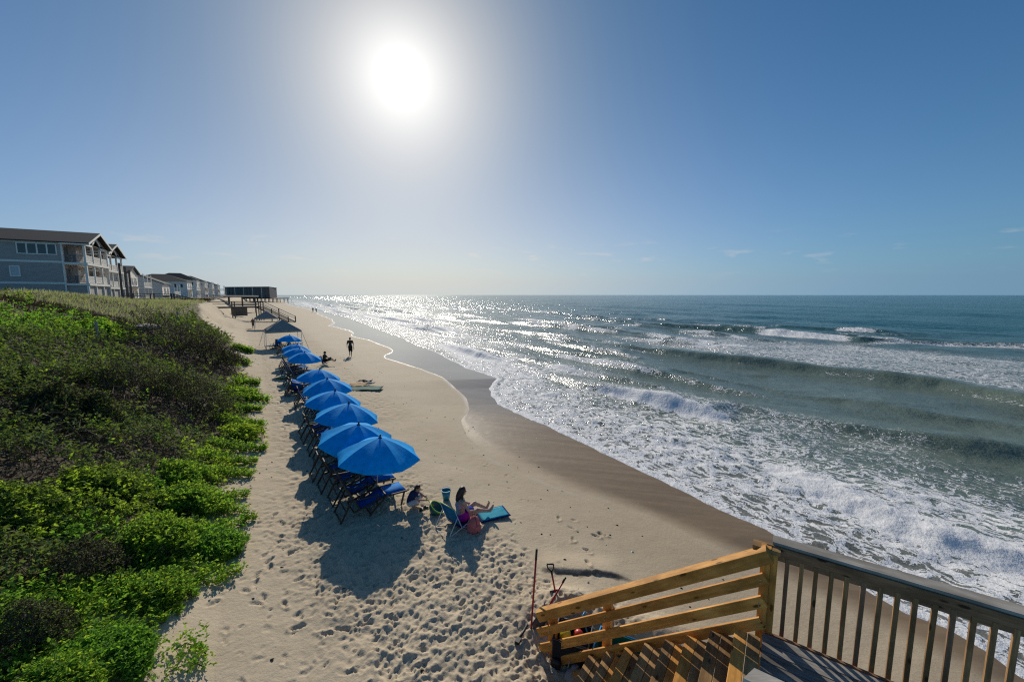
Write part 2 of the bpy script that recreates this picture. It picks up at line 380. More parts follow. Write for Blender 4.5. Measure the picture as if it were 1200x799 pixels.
# sand material
m_sand = mat('sand', rough=.9); t = NT(m_sand)
P3 = t.coord('Object'); wet = t.attr('wet')['Fac']; film = t.math('MULTIPLY', t.ramp(t.attr('film')['Fac'], .42, .58), t.attr('sheen')['Fac']); prn = t.attr('scuff')['Fac']; veg = t.attr('litter')['Fac']; lace = t.attr('edge')['Fac']; wr = t.attr('scarp_shade')['Fac']
n1 = t.noise(P3, .35, 4); n2 = t.noise(P3, 60, 4, .7); n3 = t.noise(P3, 3.0, 5)
c = t.mix(t.ramp(n1, .3, .7), (.64, .53, .375), (.57, .465, .32))
c = t.mix(t.math('MULTIPLY', t.ramp(n3, .45, .75), .35), c, (.43, .345, .235))
c = t.mix(t.ramp(n2, .3, .75, 0, .5), c, (.40, .32, .22))
vs = t.N('TexVoronoi'); t.l.new(t.coord('Object'), vs.inputs['Vector']); vs.inputs['Scale'].default_value = 7; vs.inputs['Randomness'].default_value = 1
fleck = t.math('MULTIPLY', t.ramp(vs.outputs['Distance'], .06, .1, 1, 0), t.ramp(t.noise(P3, 1.7, 2), .55, .66))
c = t.mix(t.math('MULTIPLY', fleck, .7), c, (.09, .06, .04))
streak = t.noise(t.coord('Object', (.5, 5, 1), R(-57)), .5, 5)
wc = t.mix(t.ramp(streak, .35, .7), (.185, .122, .064), (.25, .172, .095))
c = t.mix(wet, c, wc)  # mask holds the wet sand plus painted shade on the stair heap
c = t.mix(t.math('MULTIPLY', lace, .8), c, (.62, .60, .56))
c = t.mix(wr, c, (.035, .028, .02))  # dark line along the scarp, shade put into the sand colour
lit = t.mix(t.ramp(t.noise(P3, 9, 5), .35, .65), (.05, .042, .025), (.13, .10, .065))
c = t.mix(veg, c, lit); t.col(c)
rg = t.math('SUBTRACT', .95, t.math('MULTIPLY', wet, .42)); rg = t.math('SUBTRACT', rg, t.math('MULTIPLY', film, .42)); t.put(t.b.inputs['Roughness'], rg); t.put(t.b.inputs['Specular IOR Level'], t.math('ADD', .28, t.math('MULTIPLY', film, .2)))
vd = t.N('TexVoronoi'); vd.inputs['Scale'].default_value = 3.2; t.l.new(P3, vd.inputs['Vector'])
dent = t.math('MULTIPLY', t.ramp(vd.outputs['Distance'], .1, .5), prn)
h = t.math('ADD', t.math('MULTIPLY', dent, t.math('SUBTRACT', 1.0, wet)), t.math('MULTIPLY', t.noise(P3, 14, 6, .65), t.math('SUBTRACT', .34, t.math('MULTIPLY', wet, .33))))
t.bump(h, .05, .8)

# polar sheet: fine near the camera, coarse towards the horizon
r_ = np.concatenate([np.geomspace(.6, 3.2, 12, endpoint=False), np.geomspace(3.2, 18, 440, endpoint=False), np.geomspace(18, 70, 170, endpoint=False), np.geomspace(70, 400, 60, endpoint=False), np.geomspace(400, 3000, 14)])
az = np.radians(np.concatenate([np.linspace(-85, -48, 50, endpoint=False), np.linspace(-48, 42, 560, endpoint=False), np.linspace(42, 88, 120)]))
Rr, Az = np.meshgrid(r_, az, indexing='ij'); X = Rr * np.sin(Az); Y = Rr * np.cos(Az)
U, V = uv_of(X, Y); Z = ground(X, Y) + detail(X, Y)
Ce = c2(V); Ee = e1(V)
jag = .5 * (fbm(U * .8, V * .35, 4, 71) - .5)
near = smooth(19, 12, V)
wetShadeA = smooth(0, 1, np.clip((U - Ce + jag + near * .1) / (.15 + near * 1.3), 0, 1))
damp = smooth(5.0, 7.2, U + jag) * .30
wetShadeA = np.clip(np.maximum(wetShadeA, damp), 0, 1)
filmA = smooth(.0, .3, U - Ce + jag * .1); sheenA = smooth(11, 25, V + 5 * jag)
laceA = np.exp(-((U - Ce + jag * .25) / (.06 + .0014 * V)) ** 2) * smooth(5.5, 11, V) * (.20 + .45 * smooth(14, 26, V)) * (.3 + 1.1 * smooth(.3, .7, fbm(U * 1.3, V * .8, 3, 66)))
vm, _ = veg_mask(U, V)
Vd = dens(U, V) * smooth(13, 22, V) + smooth(-5, 1, U) * smooth(8, 4, U) * smooth(34, 44, V) * .8
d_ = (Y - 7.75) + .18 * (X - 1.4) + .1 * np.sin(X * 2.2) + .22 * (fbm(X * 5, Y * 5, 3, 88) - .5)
scarpShadeA = smooth(.55, .8, X) * smooth(2.6, 2.1, X) * np.exp(-((d_ + .02) / .045) ** 2) * .75  # shadow edge of the scarp, painted as a dark band
wetShadeA = np.maximum(wetShadeA, .55 * np.exp(-(((X - 1.4) / 1.1) ** 2 + ((Y - 6.25) / .5) ** 2)))  # shade over the heap by the stairs, painted by way of this mask
sand = grid_mesh('sand_beach', X, Y, Z, dict(wet=wetShadeA, film=filmA, sheen=sheenA, edge=laceA, scuff=Vd, litter=vm, scarp_shade=scarpShadeA), m_sand); tag(sand, kind='structure')

# ================================================================== THE SEA
SEA = -.93
def crestlines():
    L = []
    def add(vs, us, amps, wf=1.0, wb=1.0, foam=0): L.append((vs, us, amps, wf, wb, foam))
    add([0, 8, 21, 30, 39, 50, 62, 72], [81, 80.5, 73, 74.5, 76, 75, 73.5, 73], [.5, .5, .55, .75, .75, .7, .4, 0], 1.1, 1.3, 0)
    add([-6, 3, 7, 12, 18, 26, 34, 42, 50], [37.4, 38.4, 40.7, 40.9, 40.3, 38.4, 37.4, 36.8, 36], [.62, .62, .66, .66, .62, .5, .4, .3, 0], 1.3, 1.5, 0)
    add([10.5, 12.2, 14.5, 17.3, 20.6, 23, 26], [20.6, 20.7, 20.6, 20.3, 19.8, 19.8, 20], [0, .55, .6, .45, .3, .2, 0], .8, 1.0, 0)
    add([-4, 1.9, 6.9, 11.2, 14], [26.3, 25.9, 24.0, 23.1, 23], [.32, .34, .30, .2, 0], 2.0, 2.0, 0)
    add([-3, 3, 8, 14], [31, 30.4, 30.2, 30], [.3, .35, .3, 0], 1.8, 1.8, 0)
    add([-5, .9, 2.3, 3.7, 5.4, 7], [15.6, 15.4, 15.1, 15.6, 16.1, 16.5], [.22, .23, .24, .24, .18, 0], .8, 1.5, 0)
    add([34, 38, 41, 46, 50], [20.3, 20.3, 20.6, 20.7, 21], [0, .4, .45, .3, 0], .9, 1.1, 0)
    rr = random.Random(5)
    for i in range(120):
        v0 = 22 + 330 * rr.random() ** 1.6; u0 = 19 + v0 * .05 + rr.random() ** 1.2 * 75
        if u0 < 72 and v0 < 34 and u0 > 32: continue
        ln = rr.uniform(5, 14) + v0 * .09; a = rr.uniform(.12, .5) * (1 if u0 > 26 else .6); bend = rr.uniform(-1.5, 1.5)
        add([v0 - ln, v0 - ln * .4, v0, v0 + ln * .5, v0 + ln], [u0 + bend, u0 + bend * .3, u0, u0 - bend * .2, u0 - bend], [0, a * .8, a, a * .7, 0], 1.0, 1.2, 0)
    return L
CRESTS = crestlines()
v_ = np.concatenate([np.linspace(-60, -4, 30, endpoint=False), np.linspace(-4, 32, 430, endpoint=False), np.geomspace(32, 420, 210, endpoint=False), np.geomspace(420, 16000, 60)])
w_ = np.concatenate([np.linspace(0, 10, 150, endpoint=False), np.geomspace(10, 110, 240, endpoint=False), np.geomspace(110, 16000, 90)])
W_, V = np.meshgrid(w_, v_, indexing='ij'); E_ = e1(V); U = E_ + W_
X, Y = xy_of(U, V)
lev = np.zeros_like(U)
dist = np.hypot(X, Y)
cf = np.zeros_like(U)                                         # foam riding on the crests
for k, (vs, us, am, wf, wb, fo) in enumerate(CRESTS):
    uc = np.interp(V, vs, us) + .5 * (fbm(V * .25, V * 0 + k, 3, 100 + k) - .5) * (1.8 if k > 1 else 1.0)
    a = np.interp(V, vs, am) * (.75 + .5 * fbm(V * .4, V * 0 + 2 * k, 2, 200 + k)); s = U - uc
    F = .9 * a * wf + .25; Bk = 3.2 * a * wb + .5
    lev += a * np.where(s < 0, np.exp(-(s / F) ** 2), np.exp(-(s / Bk) ** 2)) - .22 * a * np.exp(-((s + 2.6 * F) / (1.6 * F)) ** 2)
    if k == 0:
        e = smooth(21, 24, V) * smooth(38, 34, V); cf += e * np.exp(-((s + .9) / 1.2) ** 2) * 1.1 + smooth(21, 17, V) * .75 * np.exp(-((s + 2.0) / 2.2) ** 2)
    elif k == 1: cf += .35 * np.exp(-((s + 1.2) / .5) ** 2) * smooth(.40, .55, fbm(V * .25, U * 0, 2, 9)) + .30 * np.exp(-((s - .3) / .4) ** 2)
    elif k == 2: cf += smooth(10.5, 12, V) * smooth(21, 15.5, V) * .95 * np.exp(-((s + .45) / .5) ** 2)
    elif k == 5: cf += .75 * np.exp(-((s + .25) / .55) ** 2) * smooth(8, 5, V)
    elif k == 6: cf += .9 * np.exp(-((s + .4) / .7) ** 2) * (a > .02)
    elif k > 6: cf += .62 * np.exp(-((s + .3) / (.5 + .004 * V)) ** 2) * np.clip(a * 3.2, 0, 1) * smooth(.42, .6, fbm(V * .3, V * 0 + k, 2, 300 + k))
# swell and chop
sw = np.sin((U + 9 * fbm(U * .02, V * .012, 2, 7)) / 5.2) * smooth(70, 130, U)
lev += .30 * sw * smooth(2600, 500, dist)
def chop(L, a, sd, st=.5):
    return a * (fbm(U / L, V / L * st, 2, sd) - .5) * 2 * smooth(120 * L, 30 * L, dist)
deep = smooth(.5, 6, W_)
lev += deep * (chop(4.0, .22, 11) + chop(1.6, .12, 12) + chop(.7, .035, 13, .7)) + smooth(22, 50, U) * (chop(9, .24, 14, .35) + .5 * chop(4, .2, 24, .4)) + smooth(80, 160, U) * chop(26, .55, 34, .35)
lev += smooth(.2, 1.5, W_) * (chop(.35, .018, 15, 1) + chop(.18, .010, 16, 1)) * 1.4
frothy = np.exp(-((W_ - 3.5) / 3.0) ** 2)
lev += frothy * (chop(.6, .08, 19, .9) + chop(.28, .035, 29, .9))
seaz = SEA + lev
gs = ground(X, Y)
Z = np.where(W_ < 8, np.maximum(seaz, gs + .012 + .05 * smooth(.0, .35, W_) * smooth(1.6, .4, W_)), seaz)
Z[0, :] = gs[0, :] - .01
# foam cover
fb = fbm(U * .16, V * .10, 4, 51); fb2 = fbm(U * .5, V * .3, 3, 53)
foam = .55 * np.exp(-(W_ / .22) ** 2) + .63 * smooth(-.2, .1, W_) * smooth(8.5, 4.0, W_ + 5 * (fb - .5)) * smooth(55, 25, V)
foam += .42 * smooth(5, 8, W_) * smooth(16, 9, W_ + 8 * (fb - .5)) * smooth(40, 14, V)
foam += .42 * smooth(.2, 1.5, W_) * smooth(20, 8, W_ + 10 * (fb - .5)) * smooth(20, 50, V) * smooth(900, 200, V)
foam += .50 * smooth(41.5, 45, U) * smooth(76, 60, U + 14 * (fb - .5)) * smooth(46, 30, V + 16 * (fb2 - .5)) 
foam += .28 * smooth(30, 60, V) * smooth(20, 30, U) * smooth(110, 50, U) * smooth(.42, .62, fb)
foam += cf
foam = np.clip(foam + .22 * (fb2 - .5) * (foam > .05), 0, 1.2)
thin = smooth(6.0, .3, W_) * smooth(-3, 3, V * 0 + 4)        # brown sand showing through the shallows
m_sea = mat('sea_water', (.02, .05, .05), .12, IOR=1.333); t = NT(m_sea)
P3 = t.coord('Object', rz=R(-32.7))
fa = t.attr('foam')['Fac']; sh = t.attr('shallow')['Fac']; dp = t.attr('deep')['Fac']
Pd = t.N('VectorMath', operation='ADD'); nv = t.N('TexNoise'); nv.inputs['Scale'].default_value = 1.1; nv.inputs['Detail'].default_value = 5; t.l.new(P3, nv.inputs['Vector'])
sv = t.N('VectorMath', operation='SCALE'); t.l.new(nv.outputs['Color'], sv.inputs[0]); sv.inputs['Scale'].default_value = 1.8
t.l.new(P3, Pd.inputs[0]); t.put(t.b.inputs['Specular IOR Level'], t.math('SUBTRACT', .38, t.math('MULTIPLY', dp, .26))); t.l.new(sv.outputs[0], Pd.inputs[1])
def vor(scale, st):
    mp = t.N('Mapping'); mp.inputs['Scale'].default_value = st; t.l.new(Pd.outputs[0], mp.inputs[0])
    v = t.N('TexVoronoi', feature='DISTANCE_TO_EDGE'); v.inputs['Scale'].default_value = scale; t.l.new(mp.outputs[0], v.inputs['Vector']); return v.outputs['Distance']
d1 = vor(1.9, (1.7, .55, 1)); d2 = vor(6.0, (1.6, .6, 1)); fn = t.noise(P3, 7, 6, .7)
e = t.math('ADD', t.math('MULTIPLY', d1, 1.0), t.math('MULTIPLY', d2, .6))
e = t.math('ADD', e, t.math('MULTIPLY', t.math('SUBTRACT', fn, .5), .34))
fsq = t.math('POWER', fa, 1.35)
thr = t.math('SUBTRACT', t.math('MULTIPLY', fsq, .62), .045)
fm = t.N('MapRange', interpolation_type='SMOOTHSTEP'); t.put(fm.inputs['Value'], t.math('SUBTRACT', thr, e)); fm.inputs['From Min'].default_value = -.02; fm.inputs['From Max'].default_value = .06
foamm = fm.outputs[0]
foamm = t.math('MULTIPLY', foamm, t.ramp(fa, .05, .3))
wcol = t.mix(dp, (.15, .19, .145), (.012, .10, .112))
wcol = t.mix(t.math('MULTIPLY', sh, .75), wcol, (.16, .125, .085))
veil = t.math('MULTIPLY', t.ramp(fa, .25, .95), .32)
wcol = t.mix(veil, wcol, (.33, .35, .34))
t.col(t.mix(foamm, wcol, (.80, .80, .80)))
t.put(t.b.inputs['Roughness'], t.math('ADD', .14, t.math('MULTIPLY', foamm, .6)))
rp1 = t.noise(t.coord('Object', (1.5, .7, 1), R(-32.7)), 1.6, 6, .62); rp2 = t.noise(t.coord('Object', (1.3, .8, 1), R(-32.7)), 9, 4, .6)
hh = t.math('ADD', t.math('MULTIPLY', rp1, .22), t.math('MULTIPLY', rp2, .045))
rp3 = t.noise(t.coord('Object', (1.8, .5, 1), R(-32.7)), .30, 6, .6)
hh = t.math('ADD', hh, t.math('MULTIPLY', t.math('MULTIPLY', rp3, 2.6), dp))
hh = t.math('ADD', hh, t.math('MULTIPLY', foamm, t.math('ADD', .025, t.math('MULTIPLY', fn, .05))))
t.bump(hh, 1.0, .55)
dpa = smooth(35, 120, U)
seao = grid_mesh('sea', X, Y, Z, dict(foam=foam, shallow=thin, deep=dpa), m_sea); tag(seao, kind='structure')
# ================================================================== VEGETATION
def leaf_mat(name, c1, c2, trans=.55, rough=.45):
    m = mat(name, c1, max(rough, .7)); t = NT(m)
    tint = t.attr('tint')['Fac']
    c = t.mix(tint, c1, c2); t.col(c); t.b.inputs['Specular IOR Level'].default_value = .12
    tr = t.N('BsdfTranslucent'); lc = t.mix(.5, c, tuple(min(1, x * f) for x, f in zip(c2, (1.7, 1.7, .7)))); t.l.new(lc, tr.inputs['Color'])
    mx = t.N('MixShader'); mx.inputs[0].default_value = trans
    t.l.new(t.b.outputs[0], mx.inputs[1]); t.l.new(tr.outputs[0], mx.inputs[2])
    t.l.new(mx.outputs[0], t.n['Material Output'].inputs['Surface']); return m
LM = dict(bright=leaf_mat('leaf_bright_green', (.085, .23, .028), (.20, .38, .06)),
          yellow=leaf_mat('leaf_yellow_green', (.145, .27, .026), (.33, .45, .065)),
          olive=leaf_mat('leaf_olive', (.085, .14, .035), (.21, .28, .08), .3),
          brown=leaf_mat('leaf_dry_brown', (.038, .029, .021), (.09, .066, .045), .15),
          grass=leaf_mat('blade_pale_green', (.20, .22, .125), (.42, .43, .30), .35, .6))
m_twig = mat('twig_grey_brown', (.085, .065, .05), .9)
def soup(name, V3, tint, mats, mi, parent=None, per=4, loc=None):
    """many small leaf faces as one mesh; V3 (n,per,3)"""
    n = len(V3); me = bpy.data.meshes.new(name); co = V3.reshape(-1, 3).copy()
    if loc is not None: co -= np.array(loc)
    me.vertices.add(n * per); me.vertices.foreach_set('co', co.astype(np.float32).ravel())
    if per == 4:
        b = np.arange(n)[:, None] * 4; tri = np.concatenate([b + [0, 1, 2], b + [0, 2, 3]], 1).reshape(-1)
        nt = 2 * n; mi = np.repeat(mi, 2)
    else: tri = np.arange(n * 3); nt = n
    me.loops.add(len(tri)); me.loops.foreach_set('vertex_index', tri.astype(np.int32)); me.polygons.add(nt)
    me.polygons.foreach_set('loop_start', np.arange(nt, dtype=np.int32) * 3)
    for m in mats: me.materials.append(m)
    me.polygons.foreach_set('material_index', mi.astype(np.int32))
    at = me.attributes.new('tint', 'FLOAT', 'POINT'); at.data.foreach_set('value', np.repeat(tint, per).astype(np.float32))
    me.update(calc_edges=True); o = bpy.data.objects.new(name, me); COL.objects.link(o)
    if parent: o.parent = parent
    return o
def unit(a): return a / np.maximum(np.linalg.norm(a, axis=-1, keepdims=True), 1e-6)
def sprigs(P, size, nl, spread=1.0, wid=.42):
    """P (n,3) sprig feet -> leaf quads (n*nl,4,3) and twig quads (n,4,3)"""
    n = len(P); ax = unit(rng.normal(0, .45, (n, 3)) + [0, 0, 1]); L = (size * rng.uniform(2.2, 4.6, n))[:, None]
    k = rng.random((n, nl, 1)); base = P[:, None, :] + ax[:, None, :] * L[:, None, :] * (k * 1.1)
    out = unit(rng.normal(0, 1, (n, nl, 3)) * [1, 1, .45] + ax[:, None, :] * .35)
    s = (size[:, None] * rng.uniform(.6, 1.35, (n, nl)))[..., None] * spread
    nrm = unit(rng.normal(0, .6, (n, nl, 3)) + [0, 0, 1]); side = unit(np.cross(out, nrm)); up = unit(np.cross(side, out))
    tip = base + out * s * 1.5; mid = base + out * s * .7; fold = up * s * .14
    Q = np.stack([base, mid + side * s * wid + fold, tip - up * s * .12, mid - side * s * wid + fold], 2).reshape(-1, 4, 3)
    tw = (size * .10)[:, None]; sd = unit(np.cross(ax, rng.normal(0, 1, (n, 3))))
    low = P - ax * L * .8
    T = np.stack([low - sd * tw, low + sd * tw, P + ax * L + sd * tw * .4, P + ax * L - sd * tw * .4], 1)
    return Q, T
def canopy(x, y):
    u, v = uv_of(x, y); _, e = veg_mask(u, v); d = e - u
    return .12 + .60 * smooth(.0, 2.5, d) * (.05 + 1.7 * fbm(x * .6, y * .6, 4, 77) ** 1.4) + .35 * smooth(2, 6, d) * fbm(x * .25, y * .25, 3, 78)
def leafsize(r): return .020 + .0027 * r
def hit(px, py, h=.5):
    a = (px - 600) / FPX; b = (399.5 - py) / FPX; d = np.array([a, CP + b * SP, -SP + b * CP]); t_ = np.geomspace(3, 300, 3000)
    x = d[0] * t_; y = d[1] * t_; z = CAMH + d[2] * t_; below = np.nonzero(z < ground(x, y) + h)[0]
    i = below[0] if len(below) else -1
    return float(x[i]), float(y[i]), float(t_[i])
# which plants dominate where (world places of patches seen in the photograph): x, y, radius, kind
PATCH = []
for px, py, rp, kd in ((150, 460, 60, 'brown'), (110, 520, 35, 'brown'), (140, 410, 40, 'brown'), (270, 425, 30, 'brown'), (215, 420, 62, 'brown'), (250, 400, 40, 'brown'), (185, 395, 35, 'brown'), (225, 480, 52, 'brown'), (180, 520, 28, 'brown'), (60, 480, 45, 'brown'), (30, 420, 40, 'olive'),
                       (120, 640, 30, 'brown'), (60, 700, 26, 'brown'), (40, 745, 40, 'bright'), (110, 690, 34, 'yellow'), (30, 670, 24, 'bright'), (20, 640, 30, 'olive'), (20, 545, 40, 'brown'), (290, 440, 30, 'yellow'), (285, 490, 34, 'yellow'), (275, 540, 34, 'yellow'), (245, 520, 26, 'yellow'),
                       (240, 575, 40, 'bright'), (265, 630, 45, 'bright'), (190, 625, 34, 'yellow'), (200, 680, 38, 'yellow'), (150, 730, 50, 'bright'), (110, 770, 50, 'bright'), (60, 790, 40, 'yellow'), (130, 560, 50, 'yellow'),
                       (60, 380, 60, 'bright'), (20, 385, 40, 'bright'), (120, 378, 44, 'bright'), (165, 372, 30, 'bright'), (195, 368, 18, 'yellow'), (70, 372, 40, 'bright'), (40, 590, 40, 'yellow'), (90, 600, 30, 'bright'), (160, 590, 30, 'yellow'), (95, 440, 45, 'olive'), (130, 545, 40, 'olive'), (200, 555, 30, 'bright')):
    hx, hy, ht = hit(px, py); PATCH.append((hx, hy, rp / FPX * ht * 1.15, kd))
def kind_of(x, y):
    """0 bright 1 yellow 2 olive 3 brown"""
    best = np.full(x.shape, .9 ) ; kd = np.full(x.shape, 2)
    names = ['bright', 'yellow', 'olive', 'brown']
    wob = .5 * (fbm(x * .9, y * .9, 3, 81) - .5)
    for hx, hy, rr, nm in PATCH:
        d = np.hypot(x - hx, y - hy) / rr + wob
        m_ = d < best; kd = np.where(m_, names.index(nm), kd); best = np.where(m_, d, best)
    rnd = rng.random(x.shape)
    kd = np.where(rnd < .09, rng.integers(0, 4, x.shape), kd)
    return kd
MATS = [LM['bright'], LM['yellow'], LM['olive'], LM['brown'], m_twig]
# --- the low thicket that covers the dune, too dense to count
N_ = 44000
az_ = np.radians(rng.uniform(-64, -8, N_)); rr_ = np.exp(rng.uniform(math.log(3.6), math.log(75), N_))
x_ = rr_ * np.sin(az_); y_ = rr_ * np.cos(az_); u_, v_ = uv_of(x_, y_); vm_, e_ = veg_mask(u_, v_)
GR = smooth(33, 42, rr_ + 6 * (fbm(x_ * .3, y_ * .3, 3, 91) - .5)) * smooth(-5, -8, u_)       # grass on the crest
k_ = (rng.random(N_) < vm_) & (rng.random(N_) > GR) & (rr_ < 62)
x_, y_, r2_, e_, u_ = x_[k_], y_[k_], rr_[k_], e_[k_], u_[k_]
z_ = ground(x_, y_) + canopy(x_, y_) * (1 - .62 * rng.random(len(x_)) ** 1.6) - .08
kd_ = kind_of(x_, y_); nl = 8
Q, T = sprigs(np.stack([x_, y_, z_], -1), leafsize(r2_) * np.where(kd_ == 3, .6, 1.0), nl)
mi_ = np.repeat(kd_, nl); big = np.clip(.5 + 1.1 * (fbm(x_ * .7, y_ * .7, 3, 95) - .5), 0, 1)
ti_ = np.clip(np.repeat(big, nl) * .6 + rng.random(len(mi_)) * .6 - .1, 0, 1)
kp = ~((mi_ == 3) & (rng.random(len(mi_)) < .72)); 
allV = np.concatenate([Q[kp], T]); allM = np.concatenate([mi_[kp], np.full(len(T), 4)]); allT = np.concatenate([ti_[kp], np.full(len(T), .5)])
o = soup('dune_scrub', allV, allT, MATS, allM); tag(o, 'low tangled green scrub covering the slope of the dune', 'scrub', kind='stuff')
# dry criss-cross twigs through the brown and olive parts
N_ = 60000
az_ = np.radians(rng.uniform(-64, -18, N_)); rr_ = np.exp(rng.uniform(math.log(4), math.log(55), N_)); x_ = rr_ * np.sin(az_); y_ = rr_ * np.cos(az_); u_, v_ = uv_of(x_, y_); vm_, e_ = veg_mask(u_ + .6, v_)
kd_ = kind_of(x_, y_); k_ = (vm_ > .5) & ((kd_ == 3) | (rng.random(N_) < .22) & (kd_ == 2)) & (rng.random(N_) > smooth(33, 42, rr_) * smooth(-5, -8, u_)); x_, y_, r2_ = x_[k_], y_[k_], rr_[k_]
P0 = np.stack([x_, y_, ground(x_, y_) + canopy(x_, y_) * rng.uniform(.2, 1.0, len(x_))], -1)
D = unit(rng.normal(0, 1, (len(x_), 3)) * [1, 1, .5] + [0, 0, .45]); Ls = (rng.uniform(.15, .55, len(x_)) * (.7 + r2_ * .02))[:, None]; wd = (.0035 + .0007 * r2_)[:, None]
S = unit(np.cross(D, rng.normal(0, 1, D.shape)))
T = np.stack([P0 - S * wd, P0 + S * wd, P0 + D * Ls], 1)
o = soup('dry_twigs', T, rng.random(len(T)), [m_twig, LM['brown']], (rng.random(len(T)) < .5).astype(int), per=3); tag(o, 'tangle of dry grey brown twigs through the dune scrub', 'twigs', kind='stuff')
# --- grass on the crest of the dune and beyond
N_ = 110000
az_ = np.radians(rng.uniform(-62, -25, N_)); rr_ = np.exp(rng.uniform(math.log(20), math.log(150), N_)); x_ = rr_ * np.sin(az_); y_ = rr_ * np.cos(az_); u_, v_ = uv_of(x_, y_); vm_, e_ = veg_mask(u_ + .3, v_)
GR = smooth(31, 43, rr_ + 6 * (fbm(x_ * .3, y_ * .3, 3, 91) - .5)) * smooth(-5, -8, u_ + .02 * v_); k_ = (rng.random(N_) < vm_ * GR) & (u_ > -70)
x_, y_, r2_ = x_[k_], y_[k_], rr_[k_]; Hh = (rng.uniform(.2, .5, len(x_)) * (.4 + .9 * fbm(x_ * .4, y_ * .4, 3, 97)) + .0012 * r2_)[:, None]
P0 = np.stack([x_, y_, ground(x_, y_) - .03], -1); lean = rng.normal(0, .35, (len(x_), 3)) + [.45, .2, 1.0]; lean = unit(lean); S = unit(rng.normal(0, 1, (len(x_), 3)) * [1, 1, 0]) * (.005 + .0007 * r2_)[:, None]
T = np.stack([P0 - S, P0 + S, P0 + lean * Hh], 1)
kt = np.clip(fbm(x_ * .22, y_ * .22, 3, 99) * 1.1 + rng.normal(0, .25, len(x_)), 0, 1)
mg = np.where(rng.random(len(x_)) < .06, 1, 0); mg = np.where((fbm(x_ * .1, y_ * .1, 3, 55) > .60), 2, mg)
o = soup('dune_grass', T, kt, [LM['grass'], LM['yellow'], LM['brown']], mg, per=3); tag(o, 'pale green grass blowing on the crest of the dune', 'grass', kind='stuff')
# --- shrubs that stand out of the scrub, each a plant of its own
def shrub(px, py, rp, hgt, kinds, label, name='dune_shrub', dens_=1.0):
    hx, hy, ht = hit(px, py, .45); Rr_ = rp / FPX * ht; g0 = gz(hx, hy); root = thing(name, label, 'shrub', (hx, hy, g0), group='shrubs growing on the dune')
    n = int(dens_ * min(1500, max(60, 1.0 * rp * rp))); a = rng.uniform(0, 2 * PI, n); q = np.sqrt(rng.random(n)) * (.45 + 1.15 * fbm(np.cos(a) * 2.6 + px, np.sin(a) * 2.6, 3, 5))
    x = hx + Rr_ * q * np.cos(a); y = hy + Rr_ * q * np.sin(a); dome = np.sqrt(np.clip(1 - (q / 1.25) ** 2, 0, 1)); z = ground(x, y) + hgt * dome * (.25 + 1.4 * fbm(x * 1.9, y * 1.9, 3, 5)) * (1 - .5 * rng.random(n) ** 2)
    nl = 8 if kinds[0] != 'brown' else 4
    Q, T = sprigs(np.stack([x, y, z], -1), np.full(n, leafsize(ht) * (1.0 if kinds[0] != 'brown' else .6)), nl)
    ki = rng.integers(0, len(kinds), len(Q)); ti = np.clip(np.repeat(.4 + .5 * z / 1 - .5 * g0, nl) * 0 + rng.random(len(Q)), 0, 1)
    loc = (hx, hy, g0)
    soup('foliage', Q, ti, [LM[k] for k in kinds], ki, root, loc=loc)
    # woody stems from the foot into the crown
    mb = MB()
    for i in range(7 if kinds[0] != 'brown' else 16):
        j = random.randrange(n); p1 = Vector((x[j] - hx, y[j] - hy, z[j] - g0)); p0 = Vector((random.gauss(0, .12 * Rr_), random.gauss(0, .12 * Rr_), -.05)); md = p0.lerp(p1, .5) + Vector((random.gauss(0, .1), random.gauss(0, .1), .12))
        rw = .010 + .0007 * ht; mb.tube([p0, md, p1 + Vector((0, 0, .1))], [rw, rw * .7, rw * .3], 4, cap=False)
    mb.build('stem', m_twig, root); soup('twig', T, rng.random(len(T)), [m_twig], np.zeros(len(T), int), root, loc=loc)
